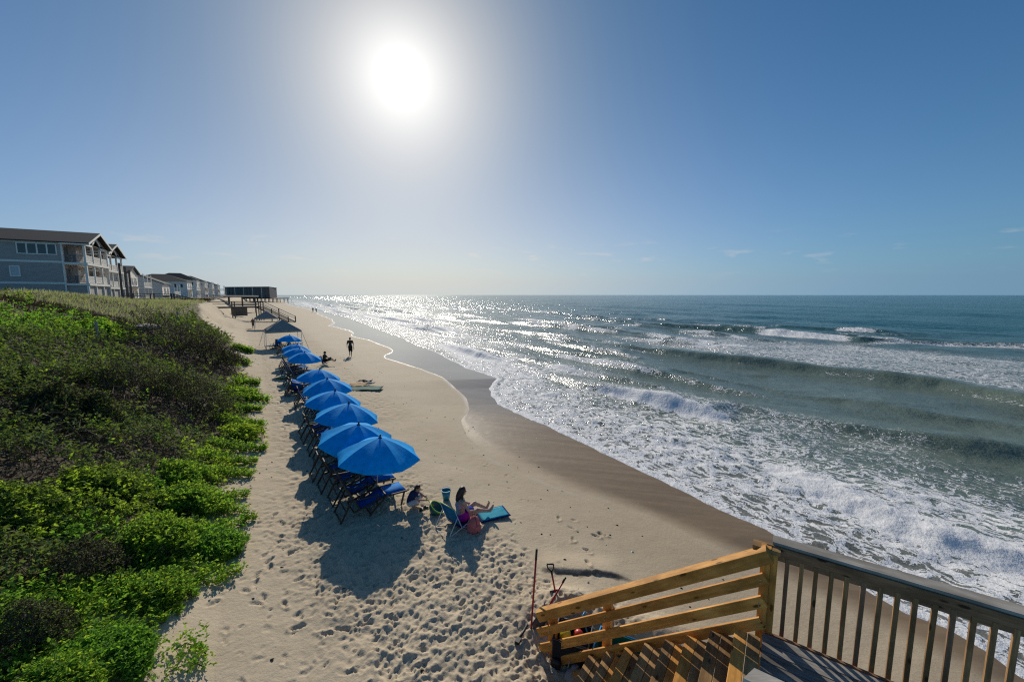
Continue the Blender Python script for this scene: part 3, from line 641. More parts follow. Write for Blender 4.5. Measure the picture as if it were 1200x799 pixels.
for a in ((190, 622, 34, .55, ['yellow', 'yellow', 'bright'], 'yellow green feathery bush beside the brown patch low on the dune'),
          (245, 620, 30, .20, ['bright'], 'bright green leafy bush at the sand edge near the lower left'),
          (228, 575, 30, .35, ['bright', 'yellow'], 'bright green bush just above the tongue of bare sand'),
          (125, 742, 40, .24, ['bright'], 'glossy bright green bush near the bottom left corner by the sand'),
          (182, 672, 28, .35, ['yellow', 'bright'], 'yellow green bush edging the sand above the lowest runners'),
          (75, 778, 34, .28, ['yellow', 'bright'], 'yellow tipped bush at the very bottom left'),
          (110, 645, 32, .5, ['brown', 'brown', 'olive'], 'brown half dead bush with dark hollows beside the yellow green bush'),
          (45, 715, 30, .45, ['brown', 'olive'], 'bare twiggy grey bush at the lower left edge'),
          (205, 405, 48, 2.3, ['brown', 'brown', 'brown', 'brown', 'olive'], 'large dark brown leafless thicket on the shoulder of the dune'),
          (250, 420, 34, 1.6, ['brown'], 'dark brown dry bush overhanging the beach side of the dune'),
          (228, 470, 40, 1.3, ['brown', 'brown', 'brown', 'olive'], 'dry brown bush below the large leafless thicket'),
          (165, 455, 40, 1.4, ['brown', 'brown', 'brown', 'olive'], 'dull brown bush to the left of the leafless thicket'),
          (130, 555, 34, .45, ['yellow', 'olive'], 'light green bush in the middle of the dune slope'),
          (215, 545, 22, .35, ['yellow', 'bright'], 'small fresh green bush under the dry brown bush'),
          (30, 585, 34, .5, ['olive', 'yellow'], 'grey green bush at the left edge halfway down'),
          (85, 480, 40, .9, ['olive', 'brown'], 'dark olive bush on the upper left slope'),
          (30, 440, 30, .5, ['olive', 'brown'], 'dark olive bush at the left edge below the bright band'),
          (130, 385, 22, .6, ['bright', 'yellow'], 'bright green bush under the grassy crest near the short post'),
          (60, 382, 26, .6, ['bright', 'yellow'], 'bright green bush below the crest at the left'),
          (110, 440, 26, .5, ['olive', 'yellow'], 'olive bush in the hollow beneath the short post'),
          (285, 500, 20, .25, ['yellow'], 'low yellow green bush on the sand edge beside the umbrellas'),
          (285, 455, 15, .25, ['yellow', 'bright'], 'low yellow green bush at the foot of the dry thicket')):
    shrub(*a)
# --- runners creeping out over the sand
VP = [(310, 500), (314, 470), (303, 452), (292, 430), (312, 528), (300, 545), (296, 560), (290, 585), (286, 604), (300, 612), (288, 640), (276, 660), (282, 676), (262, 690), (230, 715), (205, 735), (215, 742), (195, 765), (180, 785), (232, 700), (250, 655), (243, 775), (240, 797), (187, 797), (275, 600), (306, 482), (296, 415)]
_w = ('beside the wooden chairs', 'below the dry thicket', 'left of the umbrella shadows', 'at the tongue of bare sand', 'near the lowest bushes', 'near the bottom edge')
def _zone(py): return 0 if py < 475 else 1 if py < 535 else 2 if py < 600 else 3 if py < 650 else 4 if py < 745 else 5
VL = []; _cnt = {}
for px, py in VP:
    z_ = _zone(py); _cnt[z_] = _cnt.get(z_, 0) + 1; n_ = ('reaching farthest out', 'short and leafy', 'curling sideways', 'thin and sparse', 'pale tipped', 'forked', 'low and dark', 'broad')[_cnt[z_] - 1]
    VL.append('green runner %s over the sand %s' % (n_, _w[z_]))
for i, (px, py) in enumerate(VP):
    tip = un(px, py, .08); u0, v0 = uv_of(tip.x, tip.y); L_ = random.uniform(.9, 2.0) if i not in (21, 22) else .35
    d = Vector((*xy_of(-1, random.uniform(-.5, .25)), 0)).normalized(); n = int(L_ / .035); rr0 = math.hypot(tip.x, tip.y)
    base = tip + d * L_; g0 = gz(base.x, base.y); side = Vector((-d.y, d.x, 0)); pts = []
    for k in range(n + 1):
        q = tip.lerp(base, k / n) + side * (.10 * math.sin(k * .5 + i) + random.gauss(0, .01)); pts.append(Vector((q.x, q.y, gz(q.x, q.y) + .03 + .06 * k / n)))
    root = thing('creeping_vine', '', 'vine', (base.x, base.y, g0), group='green runners creeping out over the sand'); root['label'] = VL[i]
    mb = MB(); mb.tube(pts[::3] + [pts[-1]], .006 + .0004 * rr0, 4, cap=False); mb.build('stem', m_twig, root, world=True)
    P = np.array([[p.x, p.y, p.z] for p in pts]); P = np.repeat(P, 5, 0) + rng.normal(0, 1, (len(P) * 5, 3)) * [.07, .07, .015] * np.repeat(np.linspace(.5, 2.2, len(P)), 5)[:, None]
    Q, T = sprigs(P, np.full(len(P), leafsize(rr0) * .95), 5); soup('foliage', Q, rng.random(len(Q)), [LM['bright'], LM['yellow']], rng.integers(0, 2, len(Q)), root, loc=(base.x, base.y, g0))
# ================================================================== WOODEN LANDING, STAIRS AND RAILINGS (foreground)
m_pine = wood('new_pine', (.86, .44, .115), (.64, .29, .06))
m_pine2 = wood('worn_pine', (.50, .31, .13), (.34, .19, .075))
m_old = wood('old_grey_deck', (.36, .33, .29), (.20, .18, .155), False)
m_rail = wood('stained_rail', (.32, .19, .11), (.21, .125, .07), False)
m_bal = wood('baluster_pine', (.46, .27, .125), (.30, .17, .075))
m_face = wood('dark_face_board', (.34, .185, .095), (.21, .115, .06))
m_cap = wood('weathered_cap', (.52, .48, .42), (.40, .36, .30), False)
for _m in (m_pine, m_bal, m_face, m_pine2, m_old, m_rail, m_cap): _m.node_tree.nodes['Principled BSDF'].inputs['Specular IOR Level'].default_value = .18
m_steel = mat('zinc_bolt', (.5, .5, .5), .4, Metallic=.9)
ZD = 1.6
S = Vector((-.862, .507, 0)); T = Vector((-.566, -.824, 0)); RD = Vector((.824, -.566, 0)); UP = Vector((0, 0, 1))
stairs = thing('beach_stairs', 'new pine stairs with a four board handrail leading down to the sand', 'stairs', (2.66, 4.38, 0))
E0 = Vector((2.66, 4.38, 0)); NX = 8; RUN, RISE = .262, .19
WID = 2.45
for k in range(1, NX):
    z = ZD - RISE * k - .019
    for j in range(2):
        c = E0 + S * (RUN * (k - 1) + .066 + .132 * j + .004)
        a = c + T * (-.12 + random.uniform(-.012, .012)); b = c + T * (WID + random.uniform(-.01, .01))
        o = board('tread', a + UP * z, b + UP * z, .126, .038, m_pine2 if (k + j) % 3 else m_pine, stairs)
for q in (-.03, .8, 1.62, 2.40):
    a = E0 + S * -.02 + T * q + UP * (ZD - .30); b = E0 + S * (RUN * (NX - .4)) + T * q + UP * (ZD - .30 - RISE * (NX - .4))
    board('stringer', a, b, .038, .24, m_pine2, stairs)
# landing boards next to the first step
land = thing('deck', 'weathered grey deck landing with two new pine boards at the stair head', 'deck', (LAND.x, LAND.y, 0))
for j in range(2):
    c = E0 - S * (.070 + .137 * j); board('plank', c + T * -.06 + UP * (ZD - .019), c + T * (WID + .2) + UP * (ZD - .019), .131, .038, m_pine2 if j else m_pine, land)
# old boards run along the railing
C0 = E0 - S * .285 - T * .215
for i in range(19):
    off = T * (.075 + .146 * i) 
    # start where the board meets the line of the landing
    st = C0 + T * (.146 * i + .075 + .05)
    board('plank', st + UP * (ZD - .021), st + RD * (4.3 + random.uniform(0, .02)) + UP * (ZD - .021), .138, .036, m_old, land)
for q in (.1, 1.3, 2.45):
    st = C0 + T * q; board('joist', st + UP * (ZD - .14), st + RD * 4.2 + UP * (ZD - .14), .04, .19, m_rail, land)
board('rim_joist', C0 - T * .03 - S * .0 + UP * (ZD - .15), C0 - T * .03 + RD * 4.25 + UP * (ZD - .15), .04, .22, m_rail, land)
for q in (0, 2.1, 4.1):
    for w_ in (.05, 2.5):
        p = C0 + RD * q + T * w_ - T * 0; board('pile', p + UP * -1.2, p + UP * (ZD - .26), .15, .15, m_pine2, land, up=(1, 0, 0))
# railing along the landing: posts, balusters, face board, cap
rail = thing('deck_railing', 'dark stained deck railing with square balusters above the surf', 'railing', (LAND.x, LAND.y, ZD))
RA = Vector((3.246, 4.388, 0)); 
board('cap_board', Vector((3.19, 4.54, 2.655)) - RD * .03, Vector((3.19, 4.54, 2.655)) + RD * 3.3, .175, .036, m_cap, rail)
board('face_board', RA - RD * .22 + UP * 2.555, RA + RD * 3.2 + UP * 2.555, .040, .170, m_face, rail)
for i in range(24):
    p = Vector((3.214, 4.352, 0)) + RD * .1352 * i - T * .045
    lean = RD * random.gauss(0, .003)
    board('baluster', p + UP * 1.50, p + lean + UP * 2.53, .043, .043, m_bal if i % 5 else m_rail, rail, up=RD)
cp = Vector((3.035, 4.47, 0))
board('post', cp + UP * .9, cp + UP * 2.63, .10, .10, m_pine, rail, up=RD)
board('post_trim', cp + RD * .085 + T * .03 + UP * 1.52, cp + RD * .085 + T * .03 + UP * 2.62, .022, .07, m_pine, rail, up=RD)
board('post', cp + RD * 2.45 + UP * 1.0, cp + RD * 2.45 + UP * 2.62, .09, .09, m_rail, rail, up=RD)
# short block of lit wood under the cap where rail and post meet
bk = cp + UP * 2.60 - RD * .02 - T * .02; board('post_block', bk - RD * .12 , bk + RD * .16, .15, .05, m_pine2, rail)
# sloping four-board handrail of the stairs
hr = Vector((3.0, 4.39, 0)); SL = .70
def hrp(L, z): return hr + S * L + UP * (z - SL * L)
board('handrail', hrp(-.02, 2.58) - T * .0, hrp(2.97, 2.58) - T * .0, .155, .15, m_pine, stairs, bev=.008)
for z, Le in ((2.275, 2.98), (1.985, 2.95), (1.705, 2.80)):
    board('rail_board', hrp(.0, z) + T * .0, hrp(Le, z), .040, .135, m_pine, stairs, bev=.006)
for L, tz in ((1.9, 2.50), (2.78, 2.50)):
    p = hr + S * L - T * .10
    board('post', Vector((p.x, p.y, -.75)), Vector((p.x, p.y, tz - SL * L)), .10, .12, m_pine, stairs, up=RD)
mb = MB()
for L in (.05, 1.9, 2.78):
    for z in (2.275, 1.985, 1.705):
        p = hrp(L, z) + T * .04
        for s_ in (-.02, .02): mb.tube([p + UP * s_, p + UP * s_ + T * .006], .008, 6)
mb.build('bolt', m_steel, stairs, world=True)['kind'] = 'stuff'
# the near railing: only the corner of its pale cap shows
near = thing('near_railing', 'corner of a pale weathered railing cap at the bottom of the picture', 'railing', (1.62, 2.34, ZD))
NC = un(884, 782, 2.67)
rb = MB(); a_ = Vector((-.58, -.55, 0)).normalized(); 
p1 = NC; p2 = un(858, 806, 2.67); p3 = un(940, 808, 2.67)
d1_ = (p2 - p1).normalized(); d2_ = (p3 - p1).normalized()
q = [p1, p1 + d1_ * .16, p1 + d1_ * .16 + d2_ * 2.6, p1 + d2_ * 2.6]
rb.add([v - UP * .04 for v in q] + q, [(0, 1, 2, 3), (4, 7, 6, 5), (0, 4, 5, 1), (1, 5, 6, 2), (2, 6, 7, 3), (3, 7, 4, 0)])
rb.build('cap_board', m_cap, near, world=True)
pn = p1 + d1_ * .08 + d2_ * .12; board('post', Vector((pn.x, pn.y, .5)), Vector((pn.x, pn.y, 2.625)), .09, .09, m_pine2, near, up=d2_)
# ================================================================== HOUSES, PIER HOUSE, BOARDWALKS BEHIND THE DUNE
m_slate = mat('slate_blue_siding', (.095, .105, .118), .7); _t = NT(m_slate)
_z = _t.N('SeparateXYZ'); _t.l.new(_t.coord('Object'), _z.inputs[0]); _t.col(_t.mix(_t.ramp(_t.noise(_t.coord('Object', (1, 1, 3)), 1.2, 4), .3, .7), (.42, .37, .34), (.36, .315, .29)))
m_gable = mat('grey_gable_siding', (.44, .39, .36), .7)
m_trim = mat('white_trim', (.80, .77, .70), .55)
m_roof = mat('dark_shingle', (.045, .043, .042), .9)
m_glass = mat('window_glass', (.035, .045, .05), .12)
m_curt = mat('pale_blind', (.55, .57, .58), .8)
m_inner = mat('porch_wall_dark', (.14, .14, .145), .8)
m_whitew = mat('white_siding', (.86, .80, .70), .75)
m_greyw = mat('light_grey_siding', (.75, .68, .60), .75)
m_rail2 = mat('white_porch_rail', (.85, .81, .74), .6)
m_grey_wood = wood('silvered_wood', (.17, .15, .13), (.10, .088, .075), False)
bI, bV = Vector((-CB, -SB, 0)), Vector((-SB, CB, 0))        # inland, along the beach

def part(mb, name, m, root, kind=None):
    o = mb.build(name, m, root, world=True)
    if kind: o['kind'] = kind
    return o
class HF:
    """a frame for one house: i metres inland from its ocean corner, j metres along the beach, z up"""
    def __init__(s, org, z0, ai=bI, aj=bV): s.o = Vector((org[0], org[1], 0)); s.i, s.j, s.z0 = ai, aj, z0
    def p(s, i, j, z): return s.o + s.i * i + s.j * j + Vector((0, 0, s.z0 + z))
    def rot(s): return Matrix((s.i, s.j, Vector((0, 0, 1)))).transposed()
    def box(s, mb, i0, i1, j0, j1, z0, z1): mb.box(s.p((i0 + i1) / 2, (j0 + j1) / 2, (z0 + z1) / 2), (abs(i1 - i0), abs(j1 - j0), abs(z1 - z0)), s.rot())
    def slab(s, mb, pts, th):
        """extruded polygon given as (i,j,z) points, th is a vector"""
        q = [s.p(*a) for a in pts]; n = len(q); mb.add(q + [v + th for v in q], [tuple(range(n)), tuple(reversed(range(n, 2 * n)))] + [(k, k + n, (k + 1) % n + n, (k + 1) % n) for k in range(n)])
def window(F, root, i, j, z, w, h, face='i', blind=False, mull=0):
    """a framed window on the side wall (face 'j', plane at j) or on the ocean wall (face 'i', plane at i)"""
    mb = MB(); g = MB(); d = .07
    def bx(m_, a0, a1, z0, z1, dd0, dd1):
        if face == 'j': F.box(m_, i + a0, i + a1, j + dd0, j + dd1, z0, z1)
        else: F.box(m_, i + dd0, i + dd1, j + a0, j + a1, z0, z1)
    t_ = .13
    for a0, a1, z0, z1 in ((-w / 2, w / 2, z + h / 2 - t_, z + h / 2), (-w / 2, w / 2, z - h / 2, z - h / 2 + t_), (-w / 2, -w / 2 + t_, z - h / 2 + t_, z + h / 2 - t_), (w / 2 - t_, w / 2, z - h / 2 + t_, z + h / 2 - t_)): bx(mb, a0, a1, z0, z1, -.10, .05)
    for k in range(mull): a = -w / 2 + w * (k + 1) / (mull + 1); bx(mb, a - .08, a + .08, z - h / 2 + t_, z + h / 2 - t_, -.09, .04)
    bx(g, -w / 2 + t_, w / 2 - t_, z - h / 2 + t_, z + h / 2 - t_, -.03, .03)
    f = part(mb, 'window_frame', m_trim, root); o = g.build('pane', m_curt if blind else m_glass, None); o.data.transform(Matrix.Translation(-root.location)); o.parent = f
def beach_house(org, z0, label, W=11.0, L=26.0, porch=2.5, side=True, wallm=m_slate, st=3.05):
    root = thing('beach_house', label, 'house', (org[0], org[1], z0), group='houses along the dune'); F = HF(org, z0)
    zf = [0, st, 2 * st, 3 * st - .2]                          # floors; eave on top
    E = zf[3]; RG = 1.9
    wb = MB(); F.box(wb, porch, L, .1, W - .1, -2.5, E); F.box(wb, .2, porch, .3, W - .3, -2.5, zf[1] - .3); part(wb, 'wall', wallm, root)
    tr = MB()
    for z in (zf[1], zf[2]): F.box(tr, porch, L + .05, .02, .13, z - .16, z + .12)
    F.box(tr, porch, L + .05, .0, .14, E - .30, E + .02); F.box(tr, porch - .16, porch + .02, .0, .16, -2.5, E + .0); part(tr, 'trim', m_trim, root)
    rf = MB(); rt = Vector((0, 0, .16)); ov = .55
    k_ = RG / (W / 2)
    F.slab(rf, [(-.6, -ov, E - ov * k_ + .05), (L + .3, -ov, E - ov * k_ + .05), (L + .3, W / 2, E + RG + .05), (-.6, W / 2, E + RG + .05)], rt)
    F.slab(rf, [(-.6, W + ov, E - ov * k_ + .05), (-.6, W / 2, E + RG + .05), (L + .3, W / 2, E + RG + .05), (L + .3, W + ov, E - ov * k_ + .05)], rt); part(rf, 'roof', m_roof, root)
    fa = MB()
    for s_ in (0, 1):
        j0, j1 = ((-ov, W / 2), (W + ov, W / 2))[s_]
        F.slab(fa, [(-.64, j0, E - ov * k_ - .12), (-.64, j1, E + RG - .12), (-.64, j1, E + RG + .20), (-.64, j0, E - ov * k_ + .20)], -bI * -.06)
    F.box(fa, -.6, porch, -.5, -.42, E - ov * k_ - .15, E - ov * k_ + .09); part(fa, 'fascia', m_trim, root)
    ga = MB(); F.slab(ga, [(.1, .3, E - .05), (.1, W * .30, E + .52), (.1, W * .36, E + .42), (.1, W / 2, E + 1.15), (.1, W * .64, E + .42), (.1, W * .70, E + .52), (.1, W - .3, E - .05), (.1, W / 2, E + RG - .1)], bI * .15)
    part(ga, 'gable', m_gable, root)
    gt = MB()
    for a, b in (((.33, E + .15), (.5, E + 1.15)), ((.67, E + .15), (.5, E + 1.15))): gt.beam(F.p(.02, W * a[0], a[1]), F.p(.02, W * b[0], b[1]), .12, .28)
    for a, b in ((.0, .33), (.67, 1.0)): F.box(gt, 0, .22, W * a + .05, W * b - .05, E - .32, E - .04)
    part(gt, 'arch_trim', m_trim, root)
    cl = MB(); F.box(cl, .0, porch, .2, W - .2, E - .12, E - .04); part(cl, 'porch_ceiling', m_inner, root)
    for z in (zf[1], zf[2]):
        fl = MB(); F.box(fl, -.1, porch, .05, W - .05, z - .32, z); part(fl, 'porch_floor', m_trim, root)
    for jj in (.15, W * .33, W * .67, W - .15):
        for za, zb in ((zf[1], zf[2] - .33), (zf[2], E - .33)): pb = MB(); F.box(pb, .0, .26, jj - .13, jj + .13, za, zb); part(pb, 'porch_post', m_trim, root)
        pb = MB(); F.box(pb, .0, .26, jj - .13, jj + .13, -2.5, zf[1] - .33); part(pb, 'porch_post', m_trim, root)
    for za in (zf[1], zf[2]):                                    # balustrades: ocean side and near side
        for a, b in ((.28, W * .33 - .13), (W * .33 + .13, W * .67 - .13), (W * .67 + .13, W - .28)):
            rb_ = MB(); F.box(rb_, .08, .16, a, b, za + 1.0, za + 1.1); F.box(rb_, .08, .16, a, b, za + .1, za + .18)
            n = int((b - a) / .28)
            for q in range(1, n): jj = a + (b - a) * q / n; F.box(rb_, .09, .15, jj - .07, jj + .07, za + .18, za + 1.0)
            part(rb_, 'balustrade', m_rail2, root)
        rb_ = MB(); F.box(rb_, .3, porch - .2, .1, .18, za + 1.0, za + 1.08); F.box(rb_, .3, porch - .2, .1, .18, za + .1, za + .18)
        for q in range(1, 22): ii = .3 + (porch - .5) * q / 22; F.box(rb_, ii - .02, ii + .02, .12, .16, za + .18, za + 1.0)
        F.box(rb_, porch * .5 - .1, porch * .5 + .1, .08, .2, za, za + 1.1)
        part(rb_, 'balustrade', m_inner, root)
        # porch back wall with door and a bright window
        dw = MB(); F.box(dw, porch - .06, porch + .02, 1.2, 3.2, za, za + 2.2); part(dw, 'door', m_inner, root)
        window(F, root, porch - .02, 5.4, za + 1.35, 2.6, 1.5, 'i', True, 2)
        # wall corner seen through the near side: door and window on the recessed side wall
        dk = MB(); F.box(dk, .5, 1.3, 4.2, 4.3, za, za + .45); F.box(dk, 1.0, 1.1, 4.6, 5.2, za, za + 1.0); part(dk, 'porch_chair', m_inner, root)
        sd = MB(); F.box(sd, porch - .9, porch - .02, 2.45, 2.55, za + .02, E - .15 if za == zf[2] else zf[2] - .34); part(sd, 'wall', wallm, root)
        
    if side:
        window(F, root, porch + 2.35, .09, zf[2] + 1.75, 3.9, 1.6, 'j', False, 3)
        for ii, z in ((porch + 4.7, zf[1] + 1.6), (porch + 7.3, zf[1] + 1.9), (porch + 4.3, 1.2), (porch + 10.5, zf[1] + 1.6)): window(F, root, ii, .09, z, 1.0, 1.5, 'j', True)
    return root
CH = (-63.2, 60.5)
def off(v, i): return (CH[0] + bV.x * v + bI.x * i, CH[1] + bV.y * v + bI.y * i)
beach_house(CH, 4.25, 'nearest house, slate blue siding with two porches and a long dark roof', L=36)
beach_house(off(14.2, 1.0), 3.95, 'second house from the left, gabled porches on tall posts behind the slate blue house', side=False)
# slim unpainted poles before the second house
for k, dv in enumerate((13.1, 15.6, 17.4)):
    q = off(dv, -.9 - .2 * k); board('utility_pole', (q[0], q[1], 2.5), (q[0], q[1], 11.2 - k * .5), .24, .24, m_grey_wood, None, up=(1, 0, 0)); tag(bpy.context.scene.collection.objects[-1], ('brown pole nearest the slate blue house, before the second house', 'middle brown pole standing before the second house', 'brown pole farthest from the slate blue house, before the second house')[k], 'pole', 'poles before the second house')
def simple_house(u, v, wv, lu, z0, eave, ridge, wallm, label, hip=False, nwin=3, decks=2, wz=None, axis='u'):
    x, y = xy_of(u, v); root = thing('beach_house', label, 'house', (x, y, z0), group='houses along the dune'); F = HF((x, y), z0)
    wb = MB(); F.box(wb, 0, lu, 0, wv, -3, eave); part(wb, 'wall', wallm, root)
    rf = MB(); o_ = .5; th = Vector((0, 0, .25))
    if hip:
        a = min(wv, lu) / 2
        P = [(-o_, -o_, eave), (lu + o_, -o_, eave), (lu + o_, wv + o_, eave), (-o_, wv + o_, eave), (a, wv / 2, ridge), (max(lu - a, a + .5), wv / 2, ridge)]
        q = [F.p(*p) for p in P]; rf.add(q, [(0, 1, 5, 4), (1, 2, 5), (2, 3, 4, 5), (3, 0, 4), (3, 2, 1, 0)])
    elif axis == 'u':
        F.slab(rf, [(-o_, -o_, eave), (lu + o_, -o_, eave), (lu + o_, wv / 2, ridge), (-o_, wv / 2, ridge)], th); F.slab(rf, [(-o_, wv + o_, eave), (-o_, wv / 2, ridge), (lu + o_, wv / 2, ridge), (lu + o_, wv + o_, eave)], th)
        g = MB(); F.slab(g, [(0.02, 0, eave), (0.02, wv, eave), (0.02, wv / 2, ridge)], bI * .2); part(g, 'gable', wallm, root)
    else:
        F.slab(rf, [(-o_, -o_, eave), (-o_, wv + o_, eave), (lu / 2, wv + o_, ridge), (lu / 2, -o_, ridge)], th); F.slab(rf, [(lu + o_, -o_, eave), (lu / 2, -o_, ridge), (lu / 2, wv + o_, ridge), (lu + o_, wv + o_, eave)], th)
        g = MB(); F.slab(g, [(0, 0.02, eave), (lu, 0.02, eave), (lu / 2, 0.02, ridge)], bV * .2); part(g, 'gable', wallm, root)
    part(rf, 'roof', m_roof if hip or axis == 'u' else m_roof, root)
    for k in range(nwin): window(F, root, 1.6 + (1.0 + .8) * k, -.02, (wz or eave - 1.6), .85, 1.5, 'j', False)
    for d in range(decks):
        z = eave - 3.0 * (d + 1); db = MB(); F.box(db, -2.6, 0, .3, wv - .3, z - .25, z); part(db, 'balcony', m_trim, root)
        rb = MB(); F.box(rb, -2.6, -2.5, .3, wv - .3, z + .9, z + 1.0); F.box(rb, -2.6, 0, .3, .38, z + .9, z + 1.0)
        for q in range(int((wv - .6) / .5)): F.box(rb, -2.58, -2.52, .4 + .5 * q, .5 + .5 * q, z, z + .9)
        for q in range(6): F.box(rb, -2.4 + .4 * q, -2.3 + .4 * q, .32, .37, z, z + .9)
        for jj in (.4, wv / 2, wv - .4): F.box(rb, -2.6, -2.45, jj - .08, jj + .08, z - 2.8, z + (2.9 if d == 0 else 2.7))
        part(rb, 'balcony_rail', m_rail2, root)
        window(F, root, -.02, wv * .3, z + 1.2, 1.8, 1.9, 'i'); window(F, root, -.02, wv * .7, z + 1.2, 1.8, 1.9, 'i')
    return root
simple_house(-23.5, 124, 9, 12, 3.9, 6.6, 8.2, m_greyw, 'third house, small gabled roof over stacked white balconies', nwin=1, decks=2)
simple_house(-21.5, 150, 12, 10.5, 3.6, 5.0, 7.6, m_greyw, 'plain pale grey house with a sloping gable end and few windows', nwin=0, decks=1, axis='v')
simple_house(-20.0, 189, 13, 17, 3.6, 6.9, 9.6, m_whitew, 'long white house with three small upper windows and a dark hip roof', hip=True, nwin=3, decks=2)
simple_house(-20.5, 226, 12, 16, 3.6, 8.5, 11.6, m_whitew, 'white house with a tall dark hip roof behind the long white one', hip=True, nwin=2, decks=2)
simple_house(-19.5, 252, 12, 14, 3.6, 8.6, 11.4, m_greyw, 'grey house with balconies, third from the far end of the row', hip=True, nwin=2, decks=2)
simple_house(-19.0, 282, 12, 14, 3.6, 8.4, 11.0, m_whitew, 'pale house with balconies, second from the far end of the row', hip=True, nwin=2, decks=2)
simple_house(-18.0, 318, 12, 12, 3.6, 8.0, 10.6, m_greyw, 'last and smallest house at the far end of the row', hip=True, nwin=1, decks=2)
# long flat-roofed building on the pier
A0 = un_dist(264, 345, 330); A1 = un_dist(316, 345, 318); A2 = un_dist(324.5, 345, 345)
pier = thing('pier_house', 'long dark flat roofed building standing on piles at the far end of the beach', 'building', (A0.x, A0.y, 0))
zb, zt = 3.3, 12.2; d1v = (A1 - A0); d1v.z = 0; Lp = d1v.length; d1v.normalize(); dn = Vector((-d1v.y, d1v.x, 0))
m_pier = mat('dark_corrugated_wall', (.13, .125, .115), .7); m_pier2 = mat('pier_rib', (.13, .13, .135), .7)
FP = HF((A0.x, A0.y), 0, d1v, dn)
wb = MB(); FP.slab(wb, [(0, 0, zb), (Lp, 0, zb), ((A2 - A0).dot(d1v), (A2 - A0).dot(dn), zb), (0, 16, zb)], Vector((0, 0, zt - .5 - zb))); part(wb, 'wall', m_pier, pier)
wb = MB(); e2 = (A2 - A0); FP.slab(wb, [(-.5, -.5, zt - .5), (Lp + .2, -.5, zt - .5), (e2.dot(d1v) + .4, e2.dot(dn), zt - 1.0), (-.5, 16, zt - .5)], Vector((0, 0, .35))); part(wb, 'roof', m_roof, pier)
for k in range(15):
    a = Lp * (k + .5) / 15; rb = MB(); FP.box(rb, a - .2, a + .2, -.35, -.02, zb, zt - .5); part(rb, 'rib', m_pier2 if k % 3 else m_greyw, pier)
pd = MB(); FP.box(pd, -1, Lp + 6, 1, 13, zb - .8, zb - .1); part(pd, 'deck', m_grey_wood, pier)
for k in range(14):
    for jj in (2, 12): pl = MB(); q = FP.p(-.5 + (Lp + 6) * k / 13, jj, 0); pl.tube([q + Vector((0, 0, -2)), q + Vector((0, 0, zb - .8))], .3, 6); part(pl, 'pile', m_grey_wood, pier)

# boardwalks with stairs, straight runs between (u,v,z) points
def boardwalk(pts, label, width=1.6, posts=3.0, rail=1.05):
    p0 = pts[0]; x, y = xy_of(p0[0], p0[1]); root = thing('boardwalk', label, 'boardwalk', (x, y, 0))
    W3 = [Vector((*xy_of(a[0], a[1]), a[2])) for a in pts]
    for a, b in zip(W3[:-1], W3[1:]):
        d = b - a; L = math.hypot(d.x, d.y); dh = Vector((d.x, d.y, 0)) / L; n = Vector((-dh.y, dh.x, 0))
        steep = abs(d.z) > .3 * L
        mb = MB()
        k = max(2, int(L / (.3 if steep else .30)))
        for q in range(k):
            c = a.lerp(b, (q + .5) / k)
            if steep: c.z = a.z + d.z * (q + .5) / k
            mb.box(c, (L / k * .92, width, .05), Matrix((dh, n, Vector((0, 0, 1)))).transposed())
        part(mb, 'planking', m_grey_wood, root, 'stuff')
        for s_ in (-1, 1):
            o_ = n * width / 2 * s_
            board('stringer', a + o_ + UP * -.18, b + o_ + UP * -.18, .06, .26, m_grey_wood, root)
            for hz in (rail, rail * .55): board('rail', a + o_ + UP * hz, b + o_ + UP * hz, .05, .12 if hz == rail else .09, m_grey_wood, root)
            m_ = max(1, round(L / posts))
            for q in range(m_ + 1):
                c = a.lerp(b, q / m_) + o_; board('post', Vector((c.x, c.y, gz(c.x, c.y) - .4)), c + UP * (rail + .08), .16, .16, m_grey_wood, root, up=(1, 0, 0))
            if steep:
                k2 = int(L / .45)
                mb = MB()
                for q in range(1, k2): c = a.lerp(b, q / k2) + o_; mb.box(c + UP * rail * .5, (.04, .04, rail))
                part(mb, 'balusters', m_grey_wood, root, 'stuff')
    return root
boardwalk([(-14, 108.5, 4.75), (-8.6, 108, 3.0), (1.1, 105.5, 3.1), (6.6, 96, .05)], 'grey wooden boardwalk stepping down the scarp to the beach beyond the canopies', 1.6, 4.4)
boardwalk([(-34, 112, 4.85), (-24, 110.5, 4.85), (-14, 108.5, 4.75)], 'grey fenced boardwalk crossing the dune before the far houses', 1.6, 3.2)
# covered lookout further along
def lookout(u, v):
    x, y = xy_of(u, v); root = thing('beach_gazebo', 'low roofed wooden lookout platform behind the boardwalk stairs', 'gazebo', (x, y, 0)); F = HF((x, y), 0)
    for i in (0, 3.4, 6.8):
        for j in (0, 4): a = F.p(i, j, -1); board('post', a, F.p(i, j, 4.9), .25, .25, m_grey_wood, root, up=(1, 0, 0))
    mb = MB(); F.box(mb, -.3, 7.1, -.3, 4.3, 2.3, 2.6); part(mb, 'platform', m_grey_wood, root)
    mb = MB(); F.slab(mb, [(-1.0, -.8, 4.8), (8.0, -.8, 4.9), (8.0, 2.2, 5.3), (-1.0, 2.2, 5.2)], Vector((0, 0, .2))); F.slab(mb, [(-1.0, 5, 4.8), (-1.0, 2.2, 5.2), (8.0, 2.2, 5.3), (8.0, 5, 4.9)], Vector((0, 0, .2))); part(mb, 'roof', m_roof, root)
    for z in (3.1, 3.6): board('rail', F.p(0, 0, z), F.p(6.8, 0, z), .06, .12, m_grey_wood, root)
    board('stair_rail', F.p(6.8, 0, 3.6), F.p(11, -1, 4.9), .08, .16, m_grey_wood, root)
lookout(0.5, 150)
